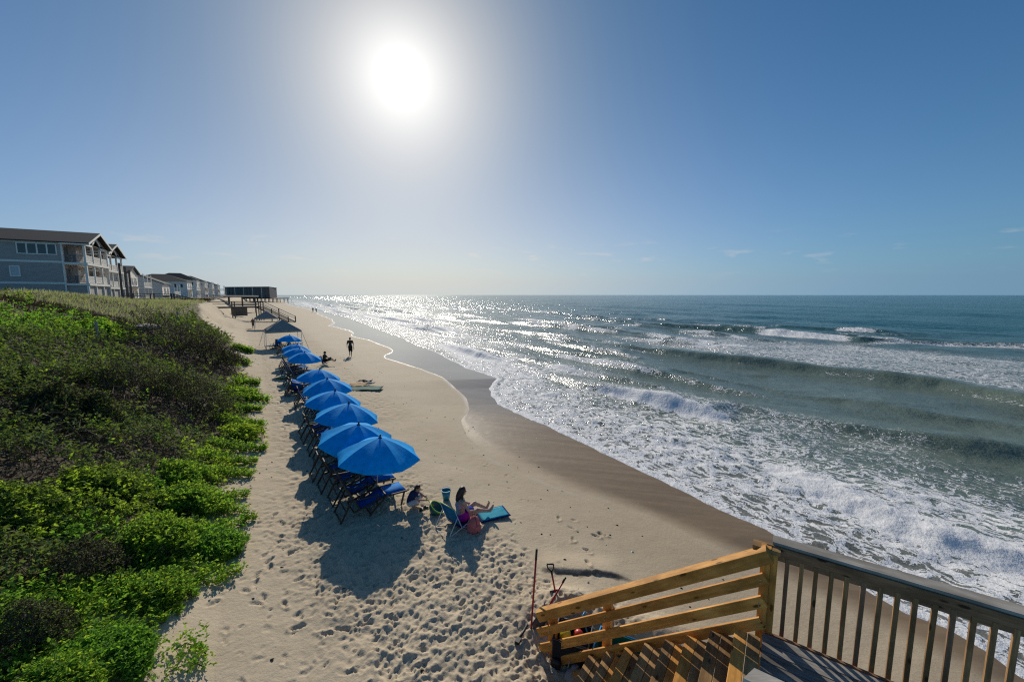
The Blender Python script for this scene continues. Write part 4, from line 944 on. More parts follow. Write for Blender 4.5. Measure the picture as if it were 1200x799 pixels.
# posts and a sign-like board on the sand under the walkway
for k, (px, py, hh) in enumerate(((268, 375, 2.6), (286, 376, 2.6))): pass
bq = un(281, 372, .2); sb = MB(); sb.box((bq.x, bq.y, 1.6), (3.4, .15, 2.0), Matrix.Rotation(.25, 3, 'Z')); q = sb.build('hanging_panel', m_grey_wood, None, loc=(bq.x, bq.y, 1.6)); tag(q, 'square grey board hanging under the boardwalk', 'board')
# short marker posts in the dune scrub
for k, (px, py, hh, lb) in enumerate(((115, 400, 1.5, 'pale weathered stake standing in the green scrub at the left'), (209, 378, 1.2, 'thin grey stake in the scrub above the dry thicket'), (243, 344, 1.2, 'stake on the dune crest beside the boardwalk'))):
    hx, hy, ht = hit(px, py, .35); g = gz(hx, hy); o = board('marker_post', (hx, hy, g - .2), (hx, hy, g + .45 + hh * (.5 + ht * .008)), .05 + .0016 * ht, .05 + .0016 * ht, m_cap, None, up=(1, 0, 0)); tag(o, lb, 'post', 'stakes in the dune scrub')
# pale rough boulder of bare sandstone in the scrub
hx, hy, ht = hit(171, 393, .3); bmm = bmesh.new(); bmesh.ops.create_icosphere(bmm, subdivisions=4, radius=1)
for vv in bmm.verts:
    n_ = fbm(np.array([vv.co.x * 1.8 + 3]), np.array([vv.co.y * 1.8 + vv.co.z * 1.3]), 4, 5)[0]; vv.co = Vector((vv.co.x * 1.1, vv.co.y * .8, vv.co.z * .55)) * (.6 + .8 * n_)
me = bpy.data.meshes.new('boulder'); bmm.to_mesh(me); bmm.free(); m_rock = mat('pale_rock', (.55, .47, .38), .95); me.materials.append(m_rock); _t = NT(m_rock); _t.bump(_t.noise(_t.coord('Object'), 6, 6, .7), .1, 1)
o = bpy.data.objects.new('boulder', me); COL.objects.link(o); o.location = (hx, hy, gz(hx, hy) + .85); o.scale = (1.0, 1.0, .42); tag(o, 'pale rough boulder half hidden in the brown thicket', 'rock')
# ================================================================== UMBRELLAS, CHAIRS, CANOPIES
def cloth(name, c, trans=.3, rough=.75):
    m = mat(name, c, rough); t = NT(m); n = t.noise(t.coord('Object'), 6, 4)
    cc = t.mix(t.ramp(n, .35, .7), c, tuple(x * .82 for x in c)); t.col(cc); t.b.inputs['Specular IOR Level'].default_value = .08
    if trans:
        tr = t.N('BsdfTranslucent'); t.l.new(cc, tr.inputs['Color']); mx = t.N('MixShader'); mx.inputs[0].default_value = trans
        t.l.new(t.b.outputs[0], mx.inputs[1]); t.l.new(tr.outputs[0], mx.inputs[2]); t.l.new(mx.outputs[0], t.n['Material Output'].inputs['Surface'])
    t.bump(t.noise(t.coord('Object', (1, 1, 1)), 9, 3), .01, .5); return m
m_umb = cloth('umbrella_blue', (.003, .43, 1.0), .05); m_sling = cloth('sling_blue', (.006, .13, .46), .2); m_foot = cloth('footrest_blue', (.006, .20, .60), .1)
m_dark = mat('dark_metal', (.03, .03, .035), .5); m_chairwood = wood('dark_chair_wood', (.085, .06, .042), (.05, .035, .025), False); m_alu = mat('brushed_pole', (.55, .56, .58), .35, Metallic=.7)
m_whitetube = mat('white_tube', (.7, .7, .7), .5)
RU = 1.11; HU = .53
def panel_mesh():
    bm = bmesh.new(); NR, NA = 8, 6; g = []
    for i in range(NR + 1):
        r = .03 + (1 - .03) * i / NR; row = []
        for k in range(NA + 1):
            a = (k / NA - .5) * PI / 4; s = 1 - abs(2 * k / NA - 1)
            rim = math.cos(PI / 8) / math.cos(a)                       # straight hem between the ribs
            rr = RU * r * (rim * (1 - .02 * s)); z = -HU * (.50 * r + .50 * r ** 2.2) - .010 * s * r
            row.append(bm.verts.new((rr * math.cos(a), rr * math.sin(a), z)))
        g.append(row)
    row = []
    for k in range(NA + 1):
        a = (k / NA - .5) * PI / 4; s = 1 - abs(2 * k / NA - 1); v = g[-1][k].co; row.append(bm.verts.new((v.x * 1.015, v.y * 1.015, v.z - .03 - .03 * s)))
    g.append(row)
    for i in range(len(g) - 1):
        for k in range(NA): bm.faces.new((g[i][k], g[i + 1][k], g[i + 1][k + 1], g[i][k + 1]))
    bmesh.ops.recalc_face_normals(bm, faces=bm.faces); me = bpy.data.meshes.new('panel'); bm.to_mesh(me); bm.free()
    for p in me.polygons: p.use_smooth = True
    me.materials.append(m_umb); return me
PM = panel_mesh(); HT = 1.80
def make_umbrella():
    root = thing('beach_umbrella', '', 'umbrella', group='blue beach umbrellas in a row')
    for k in range(8):
        o = bpy.data.objects.new('panel', PM); COL.objects.link(o); o.parent = root; o.location = (0, 0, HT); o.rotation_euler = (0, 0, k * PI / 4 + PI / 8)
    mb = MB(); mb.tube([(0, 0, -.35), (0, 0, HT - .02)], .019, 10); mb.build('pole', m_alu, root)
    mb = MB(); mb.lathe([(.0, .10), (.018, .085), (.026, .05), (.022, .02), (.055, .0), (.058, -.015), (0, -.02)], 12, (0, 0, HT - .01)); mb.build('finial', m_dark, root)
    rm = MB(); rm.tube([(.03, 0, -.03), (RU * .5, 0, -HU * .365 - .02), (RU * .99, 0, -HU - .012)], .006, 5); rme = rm.build('rib', m_dark, root); rme.location = (0, 0, HT); rme.rotation_euler = (0, 0, 0)
    for k in range(1, 8): o = rme.copy(); COL.objects.link(o); o.rotation_euler = (0, 0, k * PI / 4)
    mb = MB(); mb.lathe([(.03, -.03), (.034, .0), (.034, .05), (.02, .06)], 10, (0, 0, HT - .42)); mb.build('hub', m_dark, root)
    return root
ORD = ['nearest', 'second', 'third', 'fourth', 'fifth', 'sixth', 'seventh', 'eighth', 'ninth', 'farthest']
UMB = [(443.6, 510.6), (420, 492), (406, 472), (390, 457), (384, 442), (372.6, 432), (357, 411.5), (350, 407), (347, 402.5), (339, 392)]
um = make_umbrella(); upos = []
bpy.context.view_layer.update()
for i, (px, py) in enumerate(UMB):
    o = um if i == 0 else copy_tree(um)
    ap = un(px, py, HT); tx, ty = R(random.uniform(-7, 9)) if i else 0, R(random.uniform(1, 11)) if i else R(6)
    base = Vector((ap.x - HT * math.sin(ty) * .8, ap.y, 0)); base.z = gz(base.x, base.y) - .03
    o.location = base; o.rotation_euler = (tx * .5, ty, .06 if i == 0 else random.uniform(-.15, .15)); upos.append(base)
    o['label'] = ('nearest blue beach umbrella, with dark finial and wood chairs beneath, beside the crouching child' if i == 0 else 'farthest small blue umbrella, just in front of the grey canopies' if i == 9 else '%s blue beach umbrella in the row, counting away from the wooden stairs' % ORD[i])
# wooden sling chairs with footrests
def make_chair():
    root = thing('beach_chair', '', 'beach chair', group='wooden sling chairs under the blue umbrellas')
    W = .30
    for s in (-1, 1):
        y = W * s
        for nm, a, b in (('seat_rail', (-.42, y, .20), (.42, y, .40)), ('back_rail', (-.26, y, .22), (-.56, y, .84)), ('leg', (.40, y + .03 * s, .40), (-.05, y + .03 * s, 0)), ('leg', (-.45, y + .03 * s, .56), (-.76, y + .03 * s, .0)), ('armrest', (-.46, y + .05 * s, .53), (.22, y + .05 * s, .50)), ('footrest_rail', (.42, y, .38), (.98, y, .36)), ('footrest_leg', (.90, y, .36), (.80, y, .0)), ('arm_post', (.18, y + .05 * s, .49), (.16, y + .03 * s, .26))):
            board(nm, a, b, .026, .045 if nm != 'armrest' else .028, m_chairwood, root, up=(0, 0, 1), bev=.003)
    for nm, x, z in (('rung', -.555, .83), ('rung', -.42, .21), ('rung', .42, .39), ('rung', .97, .35), ('rung', -.73, .06), ('rung', -.60, .29), ('rung', -.02, .05)):
        board(nm, (x, -W, z), (x, W, z), .03, .03, m_chairwood, root, bev=.003)
    def sling(name, pts, m):
        mb = MB(); n = len(pts); v = [(x, y, z) for x, z in pts for y in (-W + .02, W - .02)]
        mb.add(v, [(2 * k, 2 * k + 1, 2 * k + 3, 2 * k + 2) for k in range(n - 1)], 0, True)
        o = mb.build(name, m, root); md = o.modifiers.new('thick', 'SOLIDIFY'); md.thickness = .006
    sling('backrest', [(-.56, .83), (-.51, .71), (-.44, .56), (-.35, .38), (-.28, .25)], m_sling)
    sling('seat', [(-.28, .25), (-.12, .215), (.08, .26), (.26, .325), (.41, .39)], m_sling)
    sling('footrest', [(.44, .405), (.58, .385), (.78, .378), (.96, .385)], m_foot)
    return root
ch = make_chair(); nch = 0
bpy.context.view_layer.update()
RZU = R(32.7)
def place_chair(u, v, rz, label, dz=0):
    global nch
    o = ch if nch == 0 else copy_tree(ch); nch += 1
    x, y = xy_of(u, v); o.location = (x, y, gz(x, y) + dz - .015); o.rotation_euler = (0, 0, rz); o['label'] = label; return o
for i, b in enumerate(upos):
    u0, v0 = uv_of(b.x, b.y)
    for k, dv in enumerate((-.42, .50)):
        place_chair(u0 - .30 + random.uniform(-.06, .06), v0 + dv + random.uniform(-.05, .05), RZU + R(random.uniform(-7, 7)), '%s wooden blue sling chair under the %s blue umbrella' % (('nearer', 'farther')[k], ORD[i]))
for k, (u0, v0) in enumerate(((1.9, 25.3), (2.0, 26.3), (2.0, 28.2))): place_chair(u0, v0, RZU + R(random.uniform(-10, 10)), 'wooden blue sling chair in the gap without umbrella, %s of three' % ('nearest', 'middle', 'farthest')[k])
# two grey canopies
m_canopy = cloth('grey_canopy', (.42, .37, .32), .10); m_canedge = cloth('canopy_edge', (.62, .58, .52), .1)
def make_canopy():
    root = thing('canopy_tent', '', 'canopy', group='grey canopies on the beach'); h = 1.62; E_, P_ = 1.85, 2.95; mb = MB(); N_ = 6
    for s in range(4):
        M = Matrix.Rotation(s * PI / 2, 3, 'Z'); v = []; f = []
        for i in range(N_ + 1):
            t_ = i / N_
            for k in range(N_ + 1):
                q = (k / N_ * 2 - 1); z = P_ + (E_ - P_) * (t_ ** 1.12) - .10 * math.sin(PI * t_) * (1 - abs(q)) + 0
                v.append(M @ Vector((h * t_, h * t_ * q, z)))
        for i in range(N_):
            for k in range(N_): a = i * (N_ + 1) + k; f.append((a, a + N_ + 1, a + N_ + 2, a + 1))
        mb.add(v, f, 0, True)
    o = mb.build('roof', m_canopy, root); md = o.modifiers.new('thick', 'SOLIDIFY'); md.thickness = .02
    for s in range(4):
        M = Matrix.Rotation(s * PI / 2, 3, 'Z'); a = M @ Vector((h + .02, h, E_ - .06)); b = M @ Vector((h + .02, -h, E_ - .06)); board('valance', a, b, .02, .17, m_canopy, root, bev=0)
        c = M @ Vector((h - .02, h - .02, 0)); mb = MB(); mb.tube([(c.x * 1.03, c.y * 1.03, 0), (c.x, c.y, E_ - .02)], .025, 6); mb.build('leg', m_whitetube, root)
        mb = MB(); e = M @ Vector((h, h, E_)); mb.tube([e + Vector((0, 0, .02)), Vector((e.x * .5, e.y * .5, E_ + (P_ - E_) * .53)), Vector((0, 0, P_ + .02))], .03, 5); mb.build('roof_seam', m_canedge, root)
        if s in (1, 3): mb = MB(); g_ = M @ Vector((h + .9, h + .5, .0)); mb.tube([e, g_], .02, 4); mb.build('guy_strap', m_sling, root)
    return root
cn = make_canopy(); bpy.context.view_layer.update(); KIDS.clear()
c1_ = un_dist(331, 390, 42.8); cn.location = (c1_.x, c1_.y, 0); cn.rotation_euler = (0, 0, R(32.7) + .03); cn['label'] = 'nearer grey pyramid canopy behind the farthest blue umbrella'
c2_ = copy_tree(cn); q = un_dist(312.5, 380, 66); c2_.location = (q.x, q.y, 0); c2_.rotation_euler = (0, 0, R(32.7) - .05); c2_['label'] = 'farther and smaller grey canopy at the foot of the boardwalk stairs'
for k, (du, dv) in enumerate(((-.8, -.6), (.1, -.8), (.9, .2), (-.5, .6))):
    uu, vv = uv_of(c1_.x, c1_.y); o = place_chair(uu + du, vv + dv, R(random.uniform(0, 360)), ('folded down blue chair at the left under the nearer grey canopy', 'blue chair in the middle under the nearer grey canopy', 'blue chair at the seaward side under the nearer grey canopy', 'blue chair at the back under the nearer grey canopy')[k]); o['group'] = 'chairs under the canopy'
# things lying on the sand
def drape(name, label, cat, px, py, L, W, rz, col, nz=.03, group=None, z=None):
    m = cloth(name + '_' + cat, col, 0); c = un(px, py, 0 if z is None else z); g = gz(c.x, c.y); n = 14; mb = MB(); v = []
    for i in range(n + 1):
        for k in range(n + 1):
            x = (i / n - .5) * L; y = (k / n - .5) * W; v.append((x, y, .02 + nz * float(fbm(np.array([x * 4 + px]), np.array([y * 4]), 3, 5)[0])))
    mb.add(v, [(i * (n + 1) + k, (i + 1) * (n + 1) + k, (i + 1) * (n + 1) + k + 1, i * (n + 1) + k + 1) for i in range(n) for k in range(n)], 0, True)
    o = mb.build(name, m, None, loc=(0, 0, 0)); o.location = (c.x, c.y, g); o.rotation_euler = (0, 0, rz); md = o.modifiers.new('thick', 'SOLIDIFY'); md.thickness = .012; md.offset = 1; tag(o, label, cat, group); return o
drape('beach_blanket', 'wide green blanket spread on the trodden sand beside the umbrellas', 'blanket', 425, 454, 2.3, 1.0, R(5), (.02, .13, .10), .07)
drape('beach_towel', 'orange towel lying on the green blanket', 'towel', 420, 450.5, 1.0, .5, R(10), (.42, .22, .09), .08).location.z += .07
drape('beach_towel', 'dark crumpled towel at the back edge of the green blanket', 'towel', 427, 446.5, .9, .5, R(-5), (.03, .035, .06), .25)
drape('beach_towel', 'grey white crumpled cloth at the seaward end of the green blanket', 'towel', 433, 449, .7, .4, R(15), (.30, .32, .32), .2)
drape('beach_towel', 'lime green towel on the sand to the left of the chair backs', 'towel', 332, 444, .9, .35, R(40), (.25, .32, .06), .1)
# low chair tipped on its side, left of the row
o = copy_tree(ch); q = un(345, 461, 0); o.location = (q.x, q.y, .05); o.rotation_euler = (R(18), R(-12), R(115)); o['label'] = 'wooden chair tipped askew on the sand left of the umbrella row'; o['group'] = 'loose chairs'

# ================================================================== PEOPLE
m_skin = mat('skin', (.34, .19, .12), .55, Subsurface_Weight=.05); m_skin2 = mat('fair_skin', (.48, .30, .22), .55, Subsurface_Weight=.05)
m_hairb = mat('dark_hair', (.022, .014, .01), .5); m_hairc = mat('brown_hair', (.06, .03, .018), .6)
def fused(mb, name, m, root, voxel, smooth_it=2):
    o = mb.build(name, m, root); r = o.modifiers.new('fuse', 'REMESH'); r.mode = 'VOXEL'; r.voxel_size = voxel; r.use_smooth_shade = True
    if smooth_it: s = o.modifiers.new('soft', 'SMOOTH'); s.iterations = smooth_it; s.factor = .5
    bpy.context.view_layer.update(); dg = bpy.context.evaluated_depsgraph_get(); me = bpy.data.meshes.new_from_object(o.evaluated_get(dg)); o.modifiers.clear(); o.data = me; me.name = name
    if not me.materials: me.materials.append(m)
    return o
def limb(mb, pts, rad, n=12):
    mb.tube(pts, rad, n)
    for p, r in zip(pts, rad): mb.ball(p, r, n)
def hand(mb, w, d, nrm, s=1.0, curl=.5, thumb=1):
    """palm, four unequal bent fingers and a thumb from the side of the palm"""
    w = Vector(w); d = Vector(d).normalized(); nrm = Vector(nrm).normalized(); sd = d.cross(nrm).normalized(); nrm = sd.cross(d)
    rot = Matrix((d, sd, nrm)).transposed(); mb.ball(w + d * .045 * s, (.052 * s, .040 * s, .017 * s), 12, rot)
    for k, L in enumerate((.070, .080, .074, .058)):
        b = w + d * .082 * s + sd * (.030 - .020 * k) * s; d1 = (d - nrm * curl * .6).normalized(); d2 = (d - nrm * curl * 1.6).normalized()
        limb(mb, [b, b + d1 * L * .55 * s, b + d1 * L * .55 * s + d2 * L * .45 * s], [.0095 * s, .009 * s, .0075 * s], 8)
    b = w + d * .025 * s + sd * .032 * s * thumb; d1 = (d * .6 + sd * .75 * thumb - nrm * .25).normalized(); limb(mb, [b, b + d1 * .035 * s, b + (d1 * .035 + (d * .9 + sd * .2 * thumb) * .03) * s], [.012 * s, .0105 * s, .009 * s], 8)
def head(mb, c, f, s=1.0, up=(0, 0, 1)):
    """skull, jaw, nose, brow, lips, ears; f is where the face looks"""
    c = Vector(c); f = Vector(f).normalized(); u = Vector(up); l = u.cross(f).normalized(); u = f.cross(l); rot = Matrix((f, l, u)).transposed(); P = lambda x, y, z: c + rot @ (Vector((x, y, z)) * s)
    mb.ball(P(-.005, 0, .02), (.098 * s, .076 * s, .098 * s), 16, rot); mb.ball(P(.028, 0, -.045), (.062 * s, .055 * s, .065 * s), 14, rot)
    mb.ball(P(.098, 0, -.015), (.018 * s, .012 * s, .024 * s), 8, rot); mb.ball(P(.080, 0, .022), (.018 * s, .050 * s, .012 * s), 10, rot)
    mb.ball(P(.086, 0, -.052), (.010 * s, .022 * s, .008 * s), 8, rot); mb.ball(P(.078, 0, -.085), (.018 * s, .022 * s, .015 * s), 8, rot)
    for q in (-1, 1): mb.ball(P(-.005, .078 * q, -.01), (.018 * s, .010 * s, .030 * s), 8, rot); mb.ball(P(.062, .034 * q, -.025), (.022 * s, .018 * s, .020 * s), 8, rot)
    return rot
def person(label, loc, rz, J, height=1.75, skin=m_skin, top=None, bottom=None, hair=m_hairb, long_hair=False, voxel=.012, group=None, name='person', top_sleeve=.45, leg_cover=.5, hat=None, f=(1, 0, 0)):
    root = thing(name, label, 'person', loc, rz, group); s = height / 1.75; V = {k: Vector(v) * s for k, v in J.items()}
    b = MB(); T = V
    limb(b, [T['pelvis'], T['waist'], T['chest'], T['chest'] + (T['neck'] - T['chest']) * .5], [.135 * s, .115 * s, .135 * s, .10 * s], 16)
    limb(b, [T['sl'], T['chest'] + (T['neck'] - T['chest']) * .45, T['sr']], [.058 * s, .085 * s, .058 * s]); limb(b, [T['neck'] - (T['head'] - T['neck']) * .6, T['neck'] + (T['head'] - T['neck']) * .6], [.058 * s, .048 * s])
    up = (T['head'] - T['neck']).normalized(); head(b, T['head'], f, s, up)
    for q in 'lr':
        limb(b, [T['h' + q], T['k' + q], T['a' + q]], [.088 * s, .058 * s, .038 * s]); c = T['k' + q].lerp(T['a' + q], .3); b.ball(c, .053 * s, 10)
        limb(b, [T['a' + q], T['a' + q].lerp(T['t' + q], .5) + Vector((0, 0, -.01 * s)), T['t' + q]], [.036 * s, .038 * s, .026 * s], 10)
        limb(b, [T['s' + q], T['e' + q], T['w' + q]], [.050 * s, .038 * s, .027 * s], 10)
        d = T['w' + q] - T['e' + q]; hand(b, T['w' + q], d + T.get('hd', Vector((0, 0, 0))), Vector((0, 1 if q == 'l' else -1, -.4)), s, .5, 1 if q == 'l' else -1)
    fused(b, 'body', skin, root, voxel)
    if top:
        c = MB(); limb(c, [T['pelvis'] + (T['waist'] - T['pelvis']) * .1, T['waist'], T['chest'], T['chest'] + (T['neck'] - T['chest']) * .5], [.152 * s, .136 * s, .152 * s, .112 * s], 16); limb(c, [T['sl'], T['chest'] + (T['neck'] - T['chest']) * .40, T['sr']], [.072 * s, .095 * s, .072 * s])
        for q in 'lr': e = T['s' + q].lerp(T['e' + q], min(1, top_sleeve * 2)); limb(c, [T['s' + q], e], [.070 * s, .060 * s], 10)
        fused(c, 'shirt', top, root, voxel)
    if bottom:
        c = MB(); limb(c, [T['pelvis'] + (T['waist'] - T['pelvis']) * .25, T['pelvis']], [.146 * s, .155 * s], 16)
        for q in 'lr': e = T['h' + q].lerp(T['k' + q], min(1, leg_cover * 2)); limb(c, [T['h' + q], e] if leg_cover < .9 else [T['h' + q], e, T['k' + q].lerp(T['a' + q], .9)], [.106 * s, .088 * s] if leg_cover < .9 else [.106 * s, .085 * s, .065 * s])
        fused(c, 'shorts', bottom, root, voxel)
    h = MB(); rot = Matrix((Vector(f), up.cross(Vector(f)).normalized(), up)).transposed(); P = lambda x, y, z: T['head'] + rot @ (Vector((x, y, z)) * s)
    h.ball(P(-.018, 0, .035), (.100 * s, .086 * s, .098 * s), 14, rot); h.ball(P(-.05, 0, -.01), (.065 * s, .080 * s, .085 * s), 12, rot)
    if long_hair:
        limb(h, [P(-.06, 0, -.02), P(-.075, 0, -.10), P(-.085, .01, -.20), P(-.08, .02, -.28)], [.078 * s, .080 * s, .062 * s, .03 * s]); limb(h, [P(-.01, .07, 0), P(-.02, .085, -.10), P(0, .09, -.19)], [.03 * s, .032 * s, .018 * s]); limb(h, [P(-.01, -.07, 0), P(-.02, -.085, -.10), P(0, -.09, -.19)], [.03 * s, .032 * s, .018 * s])
    fused(h, 'hair', hair, root, voxel * .9)
    return root, P, V
WALK = dict(pelvis=(0, 0, .95), waist=(.0, 0, 1.12), chest=(.02, 0, 1.32), neck=(.02, 0, 1.49), head=(.04, 0, 1.64), sl=(0, .18, 1.42), sr=(0.03, -.18, 1.42), hl=(0, .09, .92), hr=(0, -.09, .92), kl=(.17, .10, .52), al=(.19, .10, .10), tl=(.33, .11, .04), kr=(.02, -.09, .50), ar=(-.26, -.09, .17), tr=(-.17, -.09, .04), el=(-.10, .25, 1.16), wl=(-.06, .27, .90), er=(.06, -.26, 1.15), wr=(.14, -.25, .90))
STAND = dict(WALK, kl=(.03, .10, .5), al=(0, .11, .09), tl=(.14, .13, .03), kr=(.02, -.10, .5), ar=(-.02, -.11, .09), tr=(.12, -.13, .03), el=(.02, .27, 1.15), wl=(.08, .25, .90), er=(-.01, -.27, 1.15), wr=(.04, -.26, .88))
SIT = dict(pelvis=(0, 0, .17), waist=(-.03, 0, .33), chest=(-.02, 0, .53), neck=(.0, 0, .69), head=(.03, 0, .84), sl=(-.01, .17, .63), sr=(-.01, -.17, .63), hl=(.03, .09, .17), hr=(.03, -.09, .17), kl=(.42, .10, .36), al=(.76, .08, .14), tl=(.84, .08, .28), kr=(.43, -.13, .27), ar=(.80, -.06, .12), tr=(.89, -.06, .25), el=(.12, .24, .42), wl=(.33, .16, .34), er=(.10, -.25, .40), wr=(.32, -.14, .30))
CROUCH = dict(pelvis=(-.06, 0, .17), waist=(-.05, 0, .29), chest=(.04, 0, .44), neck=(.12, 0, .54), head=(.17, 0, .66), sl=(.04, .14, .50), sr=(.04, -.14, .50), hl=(-.03, .08, .17), hr=(-.03, -.08, .17), kl=(.24, .13, .30), al=(.03, .11, .05), tl=(.15, .13, .03), kr=(.24, -.13, .30), ar=(.03, -.11, .05), tr=(.15, -.13, .03), el=(.20, .20, .38), wl=(.36, .12, .33), er=(.24, -.18, .36), wr=(.42, -.08, .30))
# woman in the low chair
wp = un(541, 610, 0.0); wz = gz(wp.x, wp.y); WR = R(30)
m_mag = cloth('magenta_swimwear', (.55, .03, .38), .1)
wom, P, V = person('woman with long dark hair and sunglasses in magenta swimwear, sitting in a low blue chair', (wp.x, wp.y, wz + .02), WR, SIT, 1.68, m_skin2, None, m_mag, m_hairb, True, .0085, leg_cover=.12)
mb = MB(); limb(mb, [Vector((-.03, 0, .475)), Vector((-.028, 0, .485))], [.131, .133], 14); fused(mb, 'bikini_band', cloth('pale_pink', (.6, .35, .38), 0), wom, .012)
mb = MB(); mb.beam(P(.088, -.055, .0), P(.088, .055, .0), .012, .034); mb.tube([P(.08, .062, .004), P(.0, .085, .0)], .004, 5); mb.tube([P(.08, -.062, .004), P(.0, -.085, .0)], .004, 5); mb.build('sunglasses', m_dark, wom)
# low folding chair behind and beneath her
m_turq = cloth('turquoise_canvas', (.015, .20, .46), .15); m_navy = cloth('navy_canvas', (.012, .03, .16), .05)
low = thing('low_beach_chair', 'low turquoise folding chair on thin white tube legs, under the sitting woman', 'beach chair', (wp.x, wp.y, wz), WR + .30)
def sheet(name, pts, w, m, root, th=.008):
    mb = MB(); n = len(pts); mb.add([(x, y, z) for x, z in pts for y in (-w, w)], [(2 * k, 2 * k + 1, 2 * k + 3, 2 * k + 2) for k in range(n - 1)], 0, True); o = mb.build(name, m, root); md = o.modifiers.new('t', 'SOLIDIFY'); md.thickness = th; return o
sheet('backrest', [(-.22, .10), (-.29, .26), (-.37, .44), (-.43, .60)], .30, m_turq, low); sheet('seat', [(-.24, .09), (-.05, .06), (.12, .09), (.26, .16)], .27, m_navy, low)
for y in (-.285, .285):
    mb = MB(); mb.tube([(-.44, y, .63), (-.24, y, .12), (.02, y, .01)], .011, 8); mb.build('frame_tube', m_whitetube, low)
    mb = MB(); mb.tube([(.28, y, .17), (-.1, y, .12), (-.62, y, .01)], .011, 8); mb.build('leg', m_whitetube, low)
    mb = MB(); mb.tube([(-.62, y, .01), (-.36, y, .40)], .010, 8); mb.build('leg', m_whitetube, low)
    board('armrest', (-.42, y * 1.08, .36), (.02, y * 1.08, .34), .045, .02, m_whitetube, low)
mb = MB(); mb.tube([(-.62, -.285, .01), (-.62, .285, .01)], .011, 8); mb.build('rear_bar', m_whitetube, low)
mb = MB(); mb.tube([(-.44, -.285, .63), (-.44, .285, .63)], .013, 8); mb.build('top_bar', mat('lime_bar', (.35, .5, .1), .5), low)
def at(lx, ly, lz=0):                                          # a point in the woman's own frame
    c, s_ = math.cos(WR), math.sin(WR); x = wp.x + lx * c - ly * s_; y = wp.y + lx * s_ + ly * c; return Vector((x, y, gz(x, y) + lz))
# towel in front of her: turquoise with a dark edge
tq = thing('beach_towel', 'turquoise towel with dark blue edge spread at the feet of the sitting woman', 'towel', at(.86, -.02), WR - .1)
def flat(name, L, W, m, z, nz, root):
    mb = MB(); n = 10; v = [((i / n - .5) * L, (k / n - .5) * W, z + nz * float(fbm(np.array([i * .7]), np.array([k * .7]), 3, 3)[0])) for i in range(n + 1) for k in range(n + 1)]
    mb.add(v, [(i * (n + 1) + k, (i + 1) * (n + 1) + k, (i + 1) * (n + 1) + k + 1, i * (n + 1) + k + 1) for i in range(n) for k in range(n)], 0, True); o = mb.build(name, m, root); md = o.modifiers.new('t', 'SOLIDIFY'); md.thickness = .01; md.offset = -1; return o
flat('border', .80, .55, m_navy, .035, .02, tq); flat('field', .71, .46, cloth('turquoise_towel', (.03, .36, .50), 0), .045, .02, tq)
# folded blue cloth on her lap
mb = MB(); mb.ball((0, 0, 0), (.13, .10, .05), 12); o = mb.build('folded_cloth', cloth('royal_blue_cloth', (.02, .05, .40), 0), None, loc=(0, 0, 0)); o.location = at(.20, -.03, .33); o.rotation_euler = (.2, .1, WR); tag(o, 'crumpled royal blue cloth on the lap of the sitting woman', 'cloth')
# pink backpack
m_pink = cloth('pink_fabric', (.52, .17, .17), .05); m_pinkd = cloth('dark_pink_fabric', (.26, .06, .08), 0)
bp = thing('backpack', 'rounded pink backpack leaning on the low chair beside the sitting woman', 'backpack', at(.10, -.50), WR + .3)
mb = MB(); mb.ball((0, 0, .19), (.17, .14, .21), 16); mb.ball((0, 0, .10), (.18, .15, .12), 16); fused(mb, 'bag_body', m_pink, bp, .012)
mb = MB(); mb.ball((0.02, -.11, .13), (.12, .07, .10), 14); fused(mb, 'front_pocket', m_pink, bp, .012)
mb = MB(); mb.tube([(-.02, -.172, .04), (-.02, -.15, .20), (-.01, -.10, .34), (0, 0, .41)], .009, 6); mb.build('zip', m_pinkd, bp)
mb = MB(); mb.tube([(-.05, 0, .39), (-.03, 0, .46), (.03, 0, .46), (.05, 0, .39)], .012, 6); mb.build('handle', m_pinkd, bp)
# child with a yellow spade
cp_ = un(484, 594, 0); cz = gz(cp_.x, cp_.y); m_rash = cloth('navy_rash_top', (.03, .045, .12), 0); m_ws = cloth('white_shorts', (.7, .66, .64), 0)
kid, P, V = person('small child crouching in navy top and pale shorts, digging with a yellow spade', (cp_.x, cp_.y, cz + .01), R(-5), CROUCH, 1.42, m_skin2, m_rash, m_ws, m_hairc, False, .009, top_sleeve=.2, leg_cover=.42)
sp = thing('toy_spade', 'yellow toy spade held by the crouching child', 'toy', (cp_.x + V['wr'].x + .07, cp_.y + V['wr'].y - .02, cz + .24), R(-5)); m_yel = mat('yellow_plastic', (.62, .62, .03), .35)
mb = MB(); mb.tube([(-.03, 0, .05), (.07, 0, -.05)], .010, 8); mb.tube([(-.045, -.03, .065), (-.045, .03, .065)], .008, 6); mb.build('handle', m_yel, sp)
mb = MB(); mb.add([(.06, -.04, -.02), (.06, .04, -.02), (.14, .035, -.11), (.17, 0, -.14), (.14, -.035, -.11), (.07, 0, -.055), (.14, 0, -.13)], [(0, 5, 6, 4), (5, 1, 2, 6), (4, 6, 3), (6, 2, 3)], 0, True); o = mb.build('blade', m_yel, sp); md = o.modifiers.new('t', 'SOLIDIFY'); md.thickness = .008
def lathe_thing(name, label, cat, loc, parts, group=None, rot=None):
    root = thing(name, label, cat, loc, 0, group)
    for nm, prof, m in parts: mb = MB(); mb.lathe(prof, 24, rot=rot); mb.build(nm, m, root)
    return root
m_teal = mat('teal_plastic', (.01, .22, .33), .35); m_teal2 = mat('teal_rim', (.05, .36, .45), .35); m_lime = mat('lime_plastic', (.22, .42, .05), .4)
